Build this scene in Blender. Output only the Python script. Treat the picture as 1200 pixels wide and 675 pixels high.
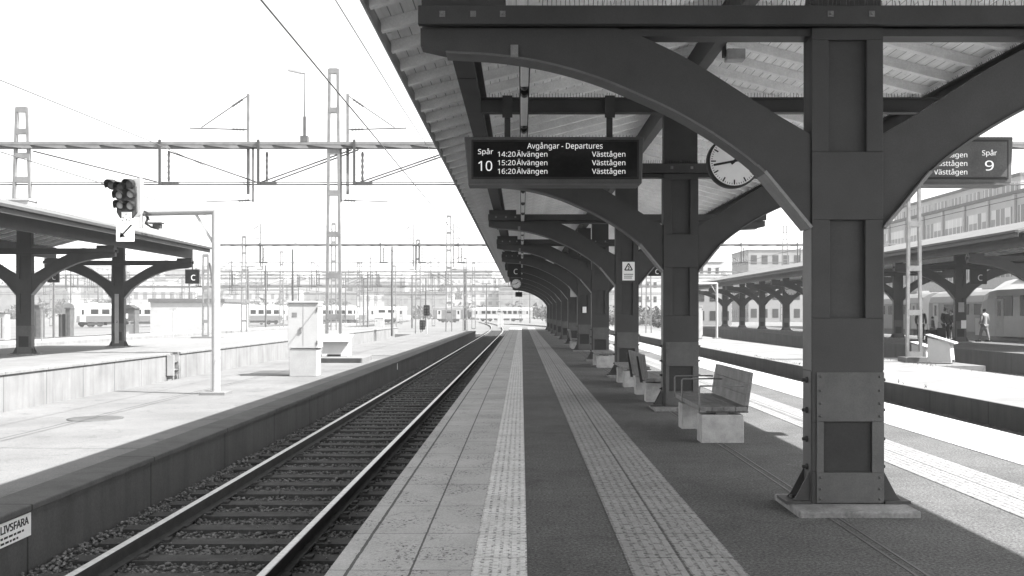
import bpy, bmesh, math, random
import numpy as np
from mathutils import Vector, Matrix, noise

for o in list(bpy.data.objects): bpy.data.objects.remove(o)
SC = bpy.context.scene
COL = SC.collection
R = math.radians
rnd = random.Random(7)

# ------------------------------------------------------------------ camera, world, sun, exposure
EYE = 1.55
cam = bpy.data.cameras.new('camera'); camo = bpy.data.objects.new('camera', cam); COL.objects.link(camo)
camo.location = (0, 0, EYE); camo.rotation_euler = (R(90), 0, 0)
cam.sensor_fit = 'HORIZONTAL'; cam.sensor_width = 36; cam.lens = 35.1
cam.shift_x = -11/1200; cam.shift_y = 29.5/1200
cam.clip_start = 0.05; cam.clip_end = 6000
SC.camera = camo
TOSUN = Vector((0.775, -0.28, 1.0)).normalized()
world = bpy.data.worlds.new("World"); SC.world = world; world.use_nodes = True
wt = world.node_tree; wt.nodes.clear()
sky = wt.nodes.new('ShaderNodeTexSky'); sky.sky_type = 'NISHITA'; sky.sun_disc = False
sky.sun_elevation = math.asin(TOSUN.z); sky.sun_rotation = math.atan2(TOSUN.x, TOSUN.y)
sky.dust_density = 2.0
bw = wt.nodes.new('ShaderNodeRGBToBW'); bg = wt.nodes.new('ShaderNodeBackground'); bg.inputs[1].default_value = 0.125
wo = wt.nodes.new('ShaderNodeOutputWorld')
wt.links.new(sky.outputs[0], bw.inputs[0]); wt.links.new(bw.outputs[0], bg.inputs[0]); wt.links.new(bg.outputs[0], wo.inputs[0])
sun = bpy.data.lights.new('sun', 'SUN'); sun.energy = 4.4; sun.angle = R(0.5); sun.color = (1, 0.995, 0.985)
suno = bpy.data.objects.new('sun', sun); COL.objects.link(suno)
suno.rotation_euler = (-TOSUN).to_track_quat('-Z', 'Y').to_euler(); suno.location = (30, -10, 40)
vs = SC.view_settings; vs.view_transform = 'Standard'; vs.look = 'None'; vs.gamma = 1.0; vs.use_curve_mapping = False
vs.exposure = 2.05
SC.render.engine = 'CYCLES'
SC.cycles.max_bounces = 7; SC.cycles.diffuse_bounces = 4; SC.cycles.glossy_bounces = 3; SC.cycles.volume_bounces = 0

# ------------------------------------------------------------------ materials (monochrome photograph: neutral greys)
class NT:
    def __init__(s, name):
        s.m = bpy.data.materials.new(name); s.m.use_nodes = True
        s.t = s.m.node_tree; s.t.nodes.clear()
        s.out = s.n('ShaderNodeOutputMaterial'); s.b = s.n('ShaderNodeBsdfPrincipled')
        s.l(s.b.outputs[0], s.out.inputs[0])
        s.co = s.n('ShaderNodeTexCoord').outputs['Object']
        s.sep = None
    def n(s, t, **k):
        nd = s.t.nodes.new(t)
        for a, v in k.items(): setattr(nd, a, v)
        return nd
    def l(s, a, b): s.t.links.new(a, b)
    def math(s, op, a, b=None, c=None, clamp=False):
        nd = s.n('ShaderNodeMath', operation=op); nd.use_clamp = clamp
        for i, v in enumerate((a, b, c)):
            if v is None: continue
            if isinstance(v, (int, float)): nd.inputs[i].default_value = v
            else: s.l(v, nd.inputs[i])
        return nd.outputs[0]
    def noise(s, scale, detail=3, rough=.55, dist=0, vec=None):
        nd = s.n('ShaderNodeTexNoise'); nd.inputs['Scale'].default_value = scale
        nd.inputs['Detail'].default_value = detail; nd.inputs['Roughness'].default_value = rough
        nd.inputs['Distortion'].default_value = dist
        s.l(vec if vec is not None else s.co, nd.inputs['Vector']); return nd.outputs[0]
    def stretch(s, x, y, z):
        nd = s.n('ShaderNodeMapping'); nd.inputs['Scale'].default_value = (x, y, z); s.l(s.co, nd.inputs[0]); return nd.outputs[0]
    def xyz(s):
        if s.sep is None:
            s.sep = s.n('ShaderNodeSeparateXYZ'); s.l(s.co, s.sep.inputs[0])
        return s.sep.outputs
    def ramp(s, v, a, b, x=0., y=1.):
        nd = s.n('ShaderNodeMapRange'); nd.clamp = True
        for i, q in enumerate((v, a, b, x, y)):
            if isinstance(q, (int, float)): nd.inputs[i].default_value = q
            else: s.l(q, nd.inputs[i])
        return nd.outputs[0]
    def mix(s, f, a, b):
        nd = s.n('ShaderNodeMix', data_type='FLOAT')
        for i, q in enumerate((f, a, b)):
            p = nd.inputs[(0, 2, 3)[i]]
            if isinstance(q, (int, float)): p.default_value = q
            else: s.l(q, p)
        return nd.outputs[0]
    def grey(s, v):
        nd = s.n('ShaderNodeCombineColor')
        for i in range(3): s.l(v, nd.inputs[i])
        s.l(nd.outputs[0], s.b.inputs['Base Color'])
    def bump(s, h, dist=.01, strength=.6):
        nd = s.n('ShaderNodeBump'); nd.inputs['Strength'].default_value = strength; nd.inputs['Distance'].default_value = dist
        s.l(h, nd.inputs['Height']); s.l(nd.outputs[0], s.b.inputs['Normal'])
    def set(s, **k):
        for a, v in k.items(): s.b.inputs[a.replace('_', ' ')].default_value = v

def plain(name, v, rough=.6, var=.25, scale=3., fine=60., bump=0., metal=0., spec=.35, streak=False):
    """a grey with broad variation, fine grain and optional vertical streaks"""
    m = NT(name)
    a = m.noise(scale, 4, .6)
    f = m.noise(fine, 2, .6)
    val = m.math('MULTIPLY', m.ramp(a, .3, .7, 1-var, 1+var), m.ramp(f, .3, .7, 1-var*.6, 1+var*.6))
    if streak:
        st = m.noise(1., 3, .6, vec=m.stretch(7, 7, .35))
        val = m.math('MULTIPLY', val, m.ramp(st, .35, .7, 1.12, .72))
    m.grey(m.math('MULTIPLY', val, v))
    m.set(Roughness=rough, Metallic=metal, Specular_IOR_Level=spec)
    if bump: m.bump(f, bump, .7)
    return m.m

def emit(name, v, strength, base=.8):
    m = NT(name); m.set(Base_Color=(base, base, base, 1), Emission_Color=(v, v, v, 1), Emission_Strength=strength, Roughness=.5); return m.m

M = {}
M['steel'] = plain('dark_painted_steel', 0.049, .55, .16, 2.2, 90, .0006, spec=.3)
M['steel_plate'] = plain('worn_steel_plate', 0.084, .5, .2, 4, 80, .0006, spec=.4)
M['steel_edge'] = plain('edge_and_skylit_side', 0.1, .5, .15, 4, 60, spec=.4)  # flange grey; also carries the painted sky light of the column sides
M['steel_deep'] = plain('deep_panel_paint', 0.04, .6, .15, 3, 60, spec=.2)
M['plinth'] = plain('dirty_plinth_concrete', .20, .9, .35, 4, 40, .004)
M['window_soft'] = plain('far_window', .16, .4, .2, 1, 10)
M['cap'] = plain('pale_flange', 0.21, .5, .15, 5, 60)  # paler grey for the plate under each arch foot
M['bolt'] = plain('bolt_metal', .17, .4, .2, 20, 90, spec=.5)
M['rafter'] = plain('white_painted_timber', 0.86, .65, .12, 2.5, 50, .0006)
M['wood'] = plain('weathered_bench_wood', .16, .6, .3, 5, 70, .001)
M['conc'] = plain('pale_concrete', 0.15, .85, .14, 1.2, 55, .002, streak=False)
M['conc_block'] = plain('speckled_concrete', 0.36, .9, .22, 6, 120, .002)
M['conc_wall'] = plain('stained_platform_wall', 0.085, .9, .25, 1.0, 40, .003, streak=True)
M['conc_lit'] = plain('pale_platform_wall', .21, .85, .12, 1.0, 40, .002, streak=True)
M['white'] = plain('white_enamel', 0.4, .45, .06, 2.5, 40)
M['sign'] = plain('white_sign_face', .8, .4, .04, 3, 30)
M['offwhite'] = plain('pale_grey_paint', 0.34, .5, .12, 2.5, 40)
M['galv'] = plain('galvanised_steel', 0.17, .45, .2, 3, 50, spec=.4)
M['galvdark'] = plain('dull_steel', 0.085, .5, .25, 3, 50)
M['black'] = plain('black_enamel', .018, .4, .2, 4, 60)
M['dark'] = plain('dark_grey_paint', .05, .5, .2, 4, 60)
M['glassdark'] = plain('dark_window_glass', 0.016, .12, .2, 2, 20, spec=.2)
M['insul'] = plain('brown_insulator', .06, .3, .2, 10, 60)
M['roof'] = plain('grey_felt_roof', 0.11, .85, .15, 1.0, 30)
M['trainmid'] = plain('train_mid_grey', .16, .4, .12, .7, 20)
M['trainlow'] = plain('train_lower_side', 0.085, .4, .1, .7, 20)
M['window_mid'] = None
def mullioned():
    m = NT('window_band'); x, y, z = m.xyz(); f = m.math('FRACT', m.math('DIVIDE', y, 1.05)); bar = m.math('LESS_THAN', f, .13)
    wn = m.n('ShaderNodeTexWhiteNoise', noise_dimensions='1D'); m.l(m.math('FLOOR', m.math('DIVIDE', y, 1.05)), wn.inputs['W'])
    blind = m.math('MULTIPLY', m.math('GREATER_THAN', m.math('FRACT', m.math('DIVIDE', z, 4.83)), .52), m.math('GREATER_THAN', wn.outputs[0], .25))
    v = m.math('ADD', m.math('MULTIPLY', m.ramp(wn.outputs[0], 0, 1, .05, .12), 1), m.math('MULTIPLY', blind, .30)); m.grey(m.mix(bar, v, .5)); m.set(Roughness=.3); return m.m
M['window_mid'] = mullioned()
M['lowpav_right'] = plain('pale_right_paving', 0.16, .9, .2, .8, 60, .003)
M['train'] = plain('train_grey_paint', 0.36, .35, .1, .7, 20)
M['trainlight'] = plain('train_light_paint', 0.27, .35, .08, .7, 20)
M['traindark'] = plain('train_dark_paint', .12, .5, .2, 1, 20)
M['facade'] = plain('pale_facade', 0.36, .8, .1, .3, 8)
M['facade2'] = plain('brick_facade', 0.2, .85, .15, .3, 8)
M['foliage'] = plain('far_foliage', .07, .8, .5, .05, 1.2)
M['weed'] = plain('dry_weed', .11, .8, .4, 6, 60)
M['stone'] = plain('ballast_stone', 0.15, .9, .55, 11, 60)
M['tie'] = plain('old_sleeper_timber', 0.055, .85, .35, 5, 50, .004)
M['rust'] = plain('rusty_rail_side', .045, .7, .3, 6, 60)
M['yard'] = plain('yard_gravel', 0.12, .95, .18, .12, 6)
M['hill'] = plain('hillside_grass', 0.13, .95, .4, .01, .2)
M['skin'] = plain('skin', .35, .6, .05, 5, 30); M['hair'] = plain('dark_hair', .03, .6, .2, 20, 60)
M['cloth_dark'] = plain('dark_cloth', .03, .85, .2, 8, 60); M['cloth_mid'] = plain('grey_cloth', .14, .85, .2, 8, 60)
M['cloth_light'] = plain('light_cloth', 0.2, .85, .12, 8, 60)
M['text'] = emit('lit_letters', 1, .11); M['textw'] = plain('white_lettering', .75, .6, .02); M['textb'] = plain('black_lettering', .02, .6, .02)
M['clockface'] = plain('clock_face', 0.75, .35, .04, 2, 20)
M['tube'] = plain('lamp_diffuser', .62, .35, .06, 4, 30)
def rail_top():
    m = NT('worn_rail_head'); a = m.noise(14, 3); m.grey(m.ramp(a, .3, .7, .42, .58)); m.set(Metallic=.6, Roughness=.34); return m.m
M['railtop'] = rail_top()
def asphalt():
    m = NT('worn_asphalt')
    broad = m.noise(.9, 4, .6); mid = m.noise(7, 3, .6); grit = m.noise(170, 2, .7); spk = m.noise(95, 1, .5)
    v = m.math('MULTIPLY', m.ramp(broad, .3, .7, .80, 1.2), m.ramp(mid, .3, .7, .9, 1.1))
    v = m.math('MULTIPLY', v, m.ramp(grit, .3, .7, .6, 1.4)); g2 = m.noise(48, 2, .75); v = m.math('MULTIPLY', v, m.ramp(g2, .34, .66, .42, 1.58))
    v = m.math('MULTIPLY', v, .090)
    v = m.math('ADD', v, m.math('MULTIPLY', m.ramp(m.noise(33, 1, .5), .70, .76), .09))
    st = m.noise(1.7, 5, .7, 1.2); v = m.math('MULTIPLY', v, m.ramp(st, .56, .72, 1, .74))
    vo = m.n('ShaderNodeTexVoronoi', feature='F1'); vo.inputs['Scale'].default_value = 2.3; m.l(m.co, vo.inputs['Vector'])
    v = m.math('ADD', v, m.math('MULTIPLY', m.math('LESS_THAN', vo.outputs['Distance'], .040), .045))
    m.grey(v); m.bump(grit, .004, .6); m.set(Roughness=.9, Specular_IOR_Level=.25); return m.m
M['asphalt'] = asphalt()
def slab(name='edge_slab_concrete', joint=1.0, base=.41, xjoints=()):
    m = NT(name); x, y, z = m.xyz()
    broad = m.noise(1.3, 4, .6); grit = m.noise(140, 2, .6)
    # per-slab tone
    row = m.math('FLOOR', m.math('DIVIDE', y, joint)); wn = m.n('ShaderNodeTexWhiteNoise', noise_dimensions='1D'); m.l(row, wn.inputs['W'])
    v = m.math('MULTIPLY', m.ramp(broad, .3, .7, .88, 1.12), m.ramp(grit, .3, .7, .86, 1.14))
    v = m.math('MULTIPLY', v, m.ramp(wn.outputs[0], 0, 1, .93, 1.05))
    fy = m.math('FRACT', m.math('DIVIDE', y, joint))
    line = m.math('LESS_THAN', fy, .009/joint)
    for xj in xjoints:
        wob = m.math('MULTIPLY', m.math('SUBTRACT', m.noise(9, 2), .5), .012)
        line = m.math('MAXIMUM', line, m.math('LESS_THAN', m.math('ABSOLUTE', m.math('ADD', m.math('SUBTRACT', x, xj), wob)), .007 if xj > -1 else .011))
    # lichen and dirt specks, thicker in patches
    sp = m.noise(38, 3, .65, .6, vec=m.stretch(1, .75, 1)); patch = m.noise(2.1, 3, .6)
    spots = m.math('MULTIPLY', m.ramp(sp, .55, .60), m.ramp(patch, .43, .60))
    v = m.mix(m.math('MULTIPLY', spots, .88), m.math('MULTIPLY', v, base), .07)
    v = m.mix(m.math('MULTIPLY', line, .85), v, .05)
    v = m.math('MULTIPLY', v, m.ramp(m.noise(60, 2, .7), .3, .7, .86, 1.14)); m.grey(v); h = m.math('SUBTRACT', m.math('MULTIPLY', grit, .1), line); m.bump(h, .004, .6); m.set(Roughness=.85, Specular_IOR_Level=.25); return m.m
M['slab'] = slab(xjoints=(-1.04, -.664)); M['slab_right'] = slab('edge_slab_right', 1.0, .42, (5.794, 6.17))
def tactile(name, x0, pitch, base, ribs, wornp=.35, mid=None):
    """tactile paving: raised bars or lozenges along y on a square pitch, joints each .35 m, worn bright and grimy in patches"""
    m = NT(name); x, y, z = m.xyz()
    u = m.math('DIVIDE', m.math('SUBTRACT', x, x0), pitch); fu = m.math('ABSOLUTE', m.math('SUBTRACT', m.math('FRACT', u), .5))
    w = m.math('DIVIDE', y, ribs); 
    shift = m.math('MULTIPLY', m.math('MODULO', m.math('FLOOR', u), 2.), .5)
    fw = m.math('ABSOLUTE', m.math('SUBTRACT', m.math('FRACT', m.math('ADD', w, shift)), .5))
    bar = m.math('MULTIPLY', m.ramp(fu, .36, .24), m.ramp(fw, .47, .36))
    grit = m.noise(120, 2, .6); broad = m.noise(2.4, 4, .65); gr = m.noise(30, 3, .6)
    wear = m.ramp(broad, .35, .65, .25, 1.)
    v = m.math('MULTIPLY', m.ramp(grit, .3, .7, .8, 1.2), m.ramp(broad, .3, .7, .84, 1.14))
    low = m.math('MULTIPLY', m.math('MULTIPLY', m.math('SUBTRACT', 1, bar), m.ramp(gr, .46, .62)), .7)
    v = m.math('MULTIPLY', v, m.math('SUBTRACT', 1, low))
    fy = m.math('FRACT', m.math('DIVIDE', y, .70)); line = m.math('LESS_THAN', fy, .012)
    if mid is not None: line = m.math('MAXIMUM', line, m.math('LESS_THAN', m.math('ABSOLUTE', m.math('SUBTRACT', x, mid)), .009))
    v = m.math('MULTIPLY', v, m.math('SUBTRACT', 1, m.math('MULTIPLY', line, .6)))
    m.grey(m.math('MULTIPLY', v, base)); m.bump(m.math('MULTIPLY', bar, wear), .007, 1.); m.set(Roughness=.85, Specular_IOR_Level=.25); return m.m
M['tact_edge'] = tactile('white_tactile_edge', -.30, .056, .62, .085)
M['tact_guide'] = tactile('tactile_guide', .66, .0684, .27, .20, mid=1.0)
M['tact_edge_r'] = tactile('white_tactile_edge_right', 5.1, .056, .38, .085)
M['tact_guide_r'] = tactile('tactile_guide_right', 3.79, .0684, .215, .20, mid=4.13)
def boards():
    m = NT('ceiling_boards'); x, y, z = m.xyz()
    fx = m.math('FRACT', m.math('DIVIDE', x, .125)); line = m.math('LESS_THAN', fx, .075)
    idx = m.math('FLOOR', m.math('DIVIDE', x, .125)); wn = m.n('ShaderNodeTexWhiteNoise', noise_dimensions='1D'); m.l(idx, wn.inputs['W'])
    g = m.noise(3, 4, .6, vec=m.stretch(8, .5, 8)); kn = m.noise(5, 2, .5)
    v = m.math('MULTIPLY', m.ramp(g, .3, .7, .84, 1.1), m.ramp(wn.outputs[0], 0, 1, .88, 1.06))
    v = m.math('MULTIPLY', v, m.ramp(kn, .70, .78, 1, .55))
    v = m.math('MULTIPLY', v, m.math('SUBTRACT', 1, m.math('MULTIPLY', line, .55)))
    m.grey(m.math('MULTIPLY', v, .95)); m.set(Roughness=.75, Specular_IOR_Level=.2); return m.m
M['boards'] = boards()
def ballast_mat():
    m = NT('oily_ballast'); v = m.n('ShaderNodeTexVoronoi'); v.inputs['Scale'].default_value = 19; m.l(m.co, v.inputs['Vector'])
    g = m.noise(1.2, 4, .6); c = m.n('ShaderNodeSeparateColor'); m.l(v.outputs['Color'], c.inputs[0])
    val = m.math('MULTIPLY', m.ramp(c.outputs[0], 0, 1, .35, 1.7), m.ramp(g, .3, .7, .75, 1.25))
    val = m.math('MULTIPLY', val, m.ramp(v.outputs['Distance'], .25, .6, 1, .35))
    m.grey(m.math('MULTIPLY', val, .10)); m.bump(v.outputs['Distance'], -.03, .9); m.set(Roughness=.9, Specular_IOR_Level=.25); return m.m
M['ballast'] = ballast_mat()
def lowpav(name='low_platform_paving', base=.142):
    m = NT(name); x, y, z = m.xyz(); b = m.noise(.5, 5, .65); g = m.noise(60, 2, .7); st = m.noise(2.2, 5, .7, .8); sp = m.noise(14, 3, .7)
    v = m.math('MULTIPLY', m.ramp(b, .3, .7, .80, 1.14), m.ramp(g, .3, .7, .82, 1.18))
    v = m.math('MULTIPLY', v, m.ramp(st, .56, .74, 1, .58)); v = m.math('MULTIPLY', v, m.ramp(sp, .62, .70, 1, .72))
    wob = m.math('MULTIPLY', m.noise(1.2, 3), .08)
    jy = m.math('LESS_THAN', m.math('FRACT', m.math('DIVIDE', m.math('ADD', y, wob), 6.2)), .004); jx = m.math('LESS_THAN', m.math('ABSOLUTE', m.math('ADD', m.math('ADD', x, 6.9), wob)), .014)
    v = m.math('MULTIPLY', v, m.math('SUBTRACT', 1, m.math('MULTIPLY', m.math('MAXIMUM', jx, jy), .6)))
    m.grey(m.math('MULTIPLY', v, base)); m.bump(g, .003, .5); m.set(Roughness=.9, Specular_IOR_Level=.2); return m.m
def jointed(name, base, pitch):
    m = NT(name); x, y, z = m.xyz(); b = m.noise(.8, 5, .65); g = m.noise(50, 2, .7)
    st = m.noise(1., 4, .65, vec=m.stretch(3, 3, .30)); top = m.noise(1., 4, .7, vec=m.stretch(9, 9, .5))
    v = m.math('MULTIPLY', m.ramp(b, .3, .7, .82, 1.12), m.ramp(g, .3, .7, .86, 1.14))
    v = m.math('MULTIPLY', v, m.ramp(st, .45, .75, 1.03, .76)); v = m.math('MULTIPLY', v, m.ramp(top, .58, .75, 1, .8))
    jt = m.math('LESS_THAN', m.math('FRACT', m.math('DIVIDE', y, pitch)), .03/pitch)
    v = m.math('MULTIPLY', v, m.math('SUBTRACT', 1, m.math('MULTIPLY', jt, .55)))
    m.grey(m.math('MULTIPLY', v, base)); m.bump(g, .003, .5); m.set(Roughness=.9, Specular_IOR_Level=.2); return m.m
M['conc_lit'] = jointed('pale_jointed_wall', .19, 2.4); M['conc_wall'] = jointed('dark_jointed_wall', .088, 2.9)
M['lowpav'] = lowpav()

# ------------------------------------------------------------------ mesh builder
class MB:
    def __init__(s): s.v = []; s.f = []; s.mi = []; s.cur = 0; s.smooth = []
    def add(s, vs, fs, smooth=False):
        o = len(s.v); s.v += [tuple(p) for p in vs]; s.f += [tuple(i+o for i in f) for f in fs]
        s.mi += [s.cur]*len(fs); s.smooth += [smooth]*len(fs); return s
    def box(s, x0, x1, y0, y1, z0, z1):
        vs = [(x, y, z) for z in (z0, z1) for y in (y0, y1) for x in (x0, x1)]
        return s.add(vs, [(0,2,3,1), (4,5,7,6), (0,1,5,4), (2,6,7,3), (0,4,6,2), (1,3,7,5)])
    def bar(s, a, b, w, h, up=(0,0,1)):
        a = Vector(a); b = Vector(b); d = (b-a).normalized(); u = Vector(up)
        if abs(d.dot(u)) > .98: u = Vector((1,0,0))
        r = d.cross(u).normalized(); u = r.cross(d).normalized()
        vs = [p + r*(i*w/2) + u*(j*h/2) for p in (a, b) for j in (-1, 1) for i in (-1, 1)]
        return s.add(vs, [(0,1,3,2), (4,6,7,5), (0,4,5,1), (2,3,7,6), (0,2,6,4), (1,5,7,3)])
    def tube(s, pts, r, n=8, cap=True):
        pts = [Vector(p) for p in pts]; rs = r if isinstance(r, (list, tuple)) else [r]*len(pts)
        vs = []; prev = None
        for i, p in enumerate(pts):
            d = ((pts[min(i+1, len(pts)-1)] - p).normalized() + (p - pts[max(i-1, 0)]).normalized())
            d = d.normalized() if d.length > 1e-6 else Vector((0,0,1))
            if prev is None: prev = d.orthogonal().normalized()
            a = (prev - d*prev.dot(d)).normalized(); b = d.cross(a); prev = a
            for k in range(n):
                t = 2*math.pi*k/n; vs.append(p + (a*math.cos(t) + b*math.sin(t))*rs[i])
        fs = [(i*n+k, i*n+(k+1) % n, (i+1)*n+(k+1) % n, (i+1)*n+k) for i in range(len(pts)-1) for k in range(n)]
        s.add(vs, fs, n > 5)
        if cap: s.add(vs[:n], [tuple(reversed(range(n)))]); s.add(vs[-n:], [tuple(range(n))])
        return s
    def prism(s, poly, axis, a0, a1):
        """poly of 2-D points extruded along axis: 'y' -> (x,z), 'x' -> (y,z), 'z' -> (x,y)"""
        def P(p, t): return (p[0], t, p[1]) if axis == 'y' else ((t, p[0], p[1]) if axis == 'x' else (p[0], p[1], t))
        n = len(poly); vs = [P(p, a0) for p in poly] + [P(p, a1) for p in poly]
        fs = [tuple(range(n)), tuple(reversed(range(n, 2*n)))] + [(i, i+n, (i+1) % n+n, (i+1) % n) for i in range(n)]
        return s.add(vs, fs)
    def strip(s, lo, hi, axis, a0, a1):
        """solid between two polylines of equal length (x,z), extruded along y"""
        n = len(lo)
        for i in range(n-1):
            s_ = [lo[i], lo[i+1], hi[i+1], hi[i]]
            vs = [(p[0], a0, p[1]) for p in s_] + [(p[0], a1, p[1]) for p in s_]
            fs = [(0,1,2,3), (7,6,5,4), (1,0,4,5), (3,2,6,7)]
            if i == 0: fs.append((0,3,7,4))
            if i == n-2: fs.append((2,1,5,6))
            s.add(vs, fs)
        return s
    def lathe(s, prof, n=16, c=(0,0,0), axis='z'):
        vs = []
        for r, h in prof:
            for k in range(n):
                t = 2*math.pi*k/n; a, b = r*math.cos(t), r*math.sin(t)
                vs.append((c[0]+a, c[1]+b, c[2]+h) if axis == 'z' else ((c[0]+a, c[1]+h, c[2]+b) if axis == 'y' else (c[0]+h, c[1]+a, c[2]+b)))
        m = len(prof)
        s.add(vs, [(i*n+k, i*n+(k+1) % n, (i+1)*n+(k+1) % n, (i+1)*n+k) for i in range(m-1) for k in range(n)], True)
        s.add(vs[:n], [tuple(reversed(range(n)))]); s.add(vs[-n:], [tuple(range(n))]); return s
    def quad(s, a, b, c, d): return s.add([a, b, c, d], [(0,1,2,3)])
    def mesh(s, name, mats):
        me = bpy.data.meshes.new(name); me.from_pydata([tuple(p) for p in s.v], [], s.f); me.update()
        for m in (mats if isinstance(mats, (list, tuple)) else [mats]): me.materials.append(m)
        me.polygons.foreach_set('material_index', s.mi); me.polygons.foreach_set('use_smooth', s.smooth)
        bm = bmesh.new(); bm.from_mesh(me); bmesh.ops.recalc_face_normals(bm, faces=bm.faces); bm.to_mesh(me); bm.free()
        return me
    def build(s, name, mats, parent=None, bevel=0, loc=None):
        o = bpy.data.objects.new(name, s.mesh(name, mats)); COL.objects.link(o)
        if parent: o.parent = parent
        if loc: o.location = loc
        if bevel:
            b = o.modifiers.new('bevel', 'BEVEL'); b.width = bevel; b.segments = 2; b.limit_method = 'ANGLE'; b.angle_limit = R(40)
        return o
def tag(o, label=None, cat=None, group=None, kind=None):
    if label: o['label'] = label
    if cat: o['category'] = cat
    if group: o['group'] = group
    if kind: o['kind'] = kind
    return o
def thing(name, label, cat, loc=(0,0,0), rz=0, group=None):
    o = bpy.data.objects.new(name, None); COL.objects.link(o); o.location = loc; o.rotation_euler.z = rz
    o.empty_display_size = .3; return tag(o, label, cat, group)
def copy_tree(o, parent=None):
    c = o.copy(); COL.objects.link(c); c.parent = parent
    for ch in [q for q in KIDS.get(o.name, [q for q in bpy.data.objects if q.parent == o])]: copy_tree(ch, c)
    return c
KIDS = {}
def struct(name, mb, m, bevel=0): return tag(mb.build(name, m, None, bevel), kind='structure')
FONT = None
try:                                                                  # the sans face that ships inside Blender, else its built-in one
    import os
    FONT = bpy.data.fonts.load(os.path.join(bpy.utils.system_resource('DATAFILES'), 'fonts', 'NotoSansHebrew-Regular.woff2'))
except Exception: FONT = None
def text(s, size, m, parent, loc, rot=(R(90), 0, 0), bold=.0, align='CENTER', xs=1., name='lettering', width=None):
    c = bpy.data.curves.new(name, 'FONT'); c.body = s; c.size = size; c.align_x = align; c.align_y = 'CENTER'
    c.extrude = .0015; c.offset = bold; c.materials.append(m)
    if FONT: c.font = FONT; c.offset = bold*.5; c.resolution_u = 6
    q = bpy.data.objects.new('tmp_text', c); COL.objects.link(q); dg = bpy.context.evaluated_depsgraph_get(); dg.update()
    me = bpy.data.meshes.new_from_object(q.evaluated_get(dg)); bpy.data.objects.remove(q); bpy.data.curves.remove(c); me.name = name
    if width:
        q = [v.co.x for v in me.vertices]; xs = width/(max(q)-min(q))
    o = bpy.data.objects.new(name, me); COL.objects.link(o); o.parent = parent; o.location = loc; o.rotation_euler = rot; o.scale = (xs, 1, 1); return o
def px(x, y=None, Y=None, z=None):
    """photo pixel (1200 x 675) at depth Y -> world X, z"""
    return ((x-611)*Y/1170, EYE-((y if y is not None else 367)-367)*Y/1170)

# ------------------------------------------------------------------ setting: ground, platforms
XC = 2.565                       # platform centre line
struct('ground', MB().box(-900, -23.0, -60, 2400, -1.5, -.72).box(26.5, 900, -60, 2400, -1.5, -.72).box(-22.999, 26.499, 108, 2400, -1.5, -.721).box(-22.999, 26.499, -60, 107.999, -1.6, -1.3), M['yard'])
struct('ballast_bed', MB().box(-4.28, -1.1, -3, 130, -1.35, -.705), M['ballast'])
struct('ballast_bed_right', MB().box(6.2, 9.5, -3, 130, -1.35, -.705), M['ballast'])
PEND = 107
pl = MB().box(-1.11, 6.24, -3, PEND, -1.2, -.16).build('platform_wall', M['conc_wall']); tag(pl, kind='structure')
struct('platform', MB().box(-1.155, 6.285, -3, PEND, -.158, 0), M['asphalt'], .01)
def sheet(name, x0, x1, m, z=.004, y0=-3, y1=PEND-.01): return struct(name, MB().box(x0, x1, y0, y1, z-.02, z), m)
sheet('platform_edge_paving', -1.16, -.302, M['slab'], .005)
sheet('white_tactile_paving', -.30, .035, M['tact_edge'], .006)
sheet('guide_tactile_paving', .66, 1.344, M['tact_guide'], .005)
sheet('guide_tactile_paving_right', 3.79, 4.47, M['tact_guide_r'], .005)
sheet('white_tactile_paving_right', 5.10, 5.432, M['tact_edge_r'], .006)
sheet('platform_edge_paving_right', 5.434, 6.29, M['slab_right'], .005)
sl = MB()
for q in (2.33, 2.40): sl.box(q-.009, q+.009, -3, PEND-1, -.01, .0035)
struct('pavement_slot', sl, M['steel_plate'])
# low platforms in between the tracks
LZ, RZ = -.12, -.25
low = MB().prism([(-4.31, LZ), (-4.31, -1.2), (-8.75, -1.2), (-8.75, LZ)], 'y', -3, 94)
struct('low_platform', MB().box(-8.73, -4.33, -3, 94, -1.3, LZ-.003), M['lowpav'])
struct('low_platform_gap_shade', MB().box(-8.84, -8.731, -3, 94, -1.3, LZ-.03), M['conc_wall'])  # dark strip added as the shadow gap below the left platform wall
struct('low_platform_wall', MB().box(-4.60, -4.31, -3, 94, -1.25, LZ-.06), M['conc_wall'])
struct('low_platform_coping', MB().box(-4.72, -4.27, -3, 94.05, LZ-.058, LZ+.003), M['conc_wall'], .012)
struct('low_platform_right', MB().box(9.57, 14.2, -3, 130, -1.3, RZ), M['lowpav_right'])
struct('low_platform_right_wall', MB().box(9.50, 9.568, -3, 130, -1.25, RZ+.004), M['conc_wall'])
struct('low_platform_right_extension', MB().box(14.203, 15.9, 34.2, 40.5, -1.3, RZ-.004), M['lowpav'])
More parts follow.
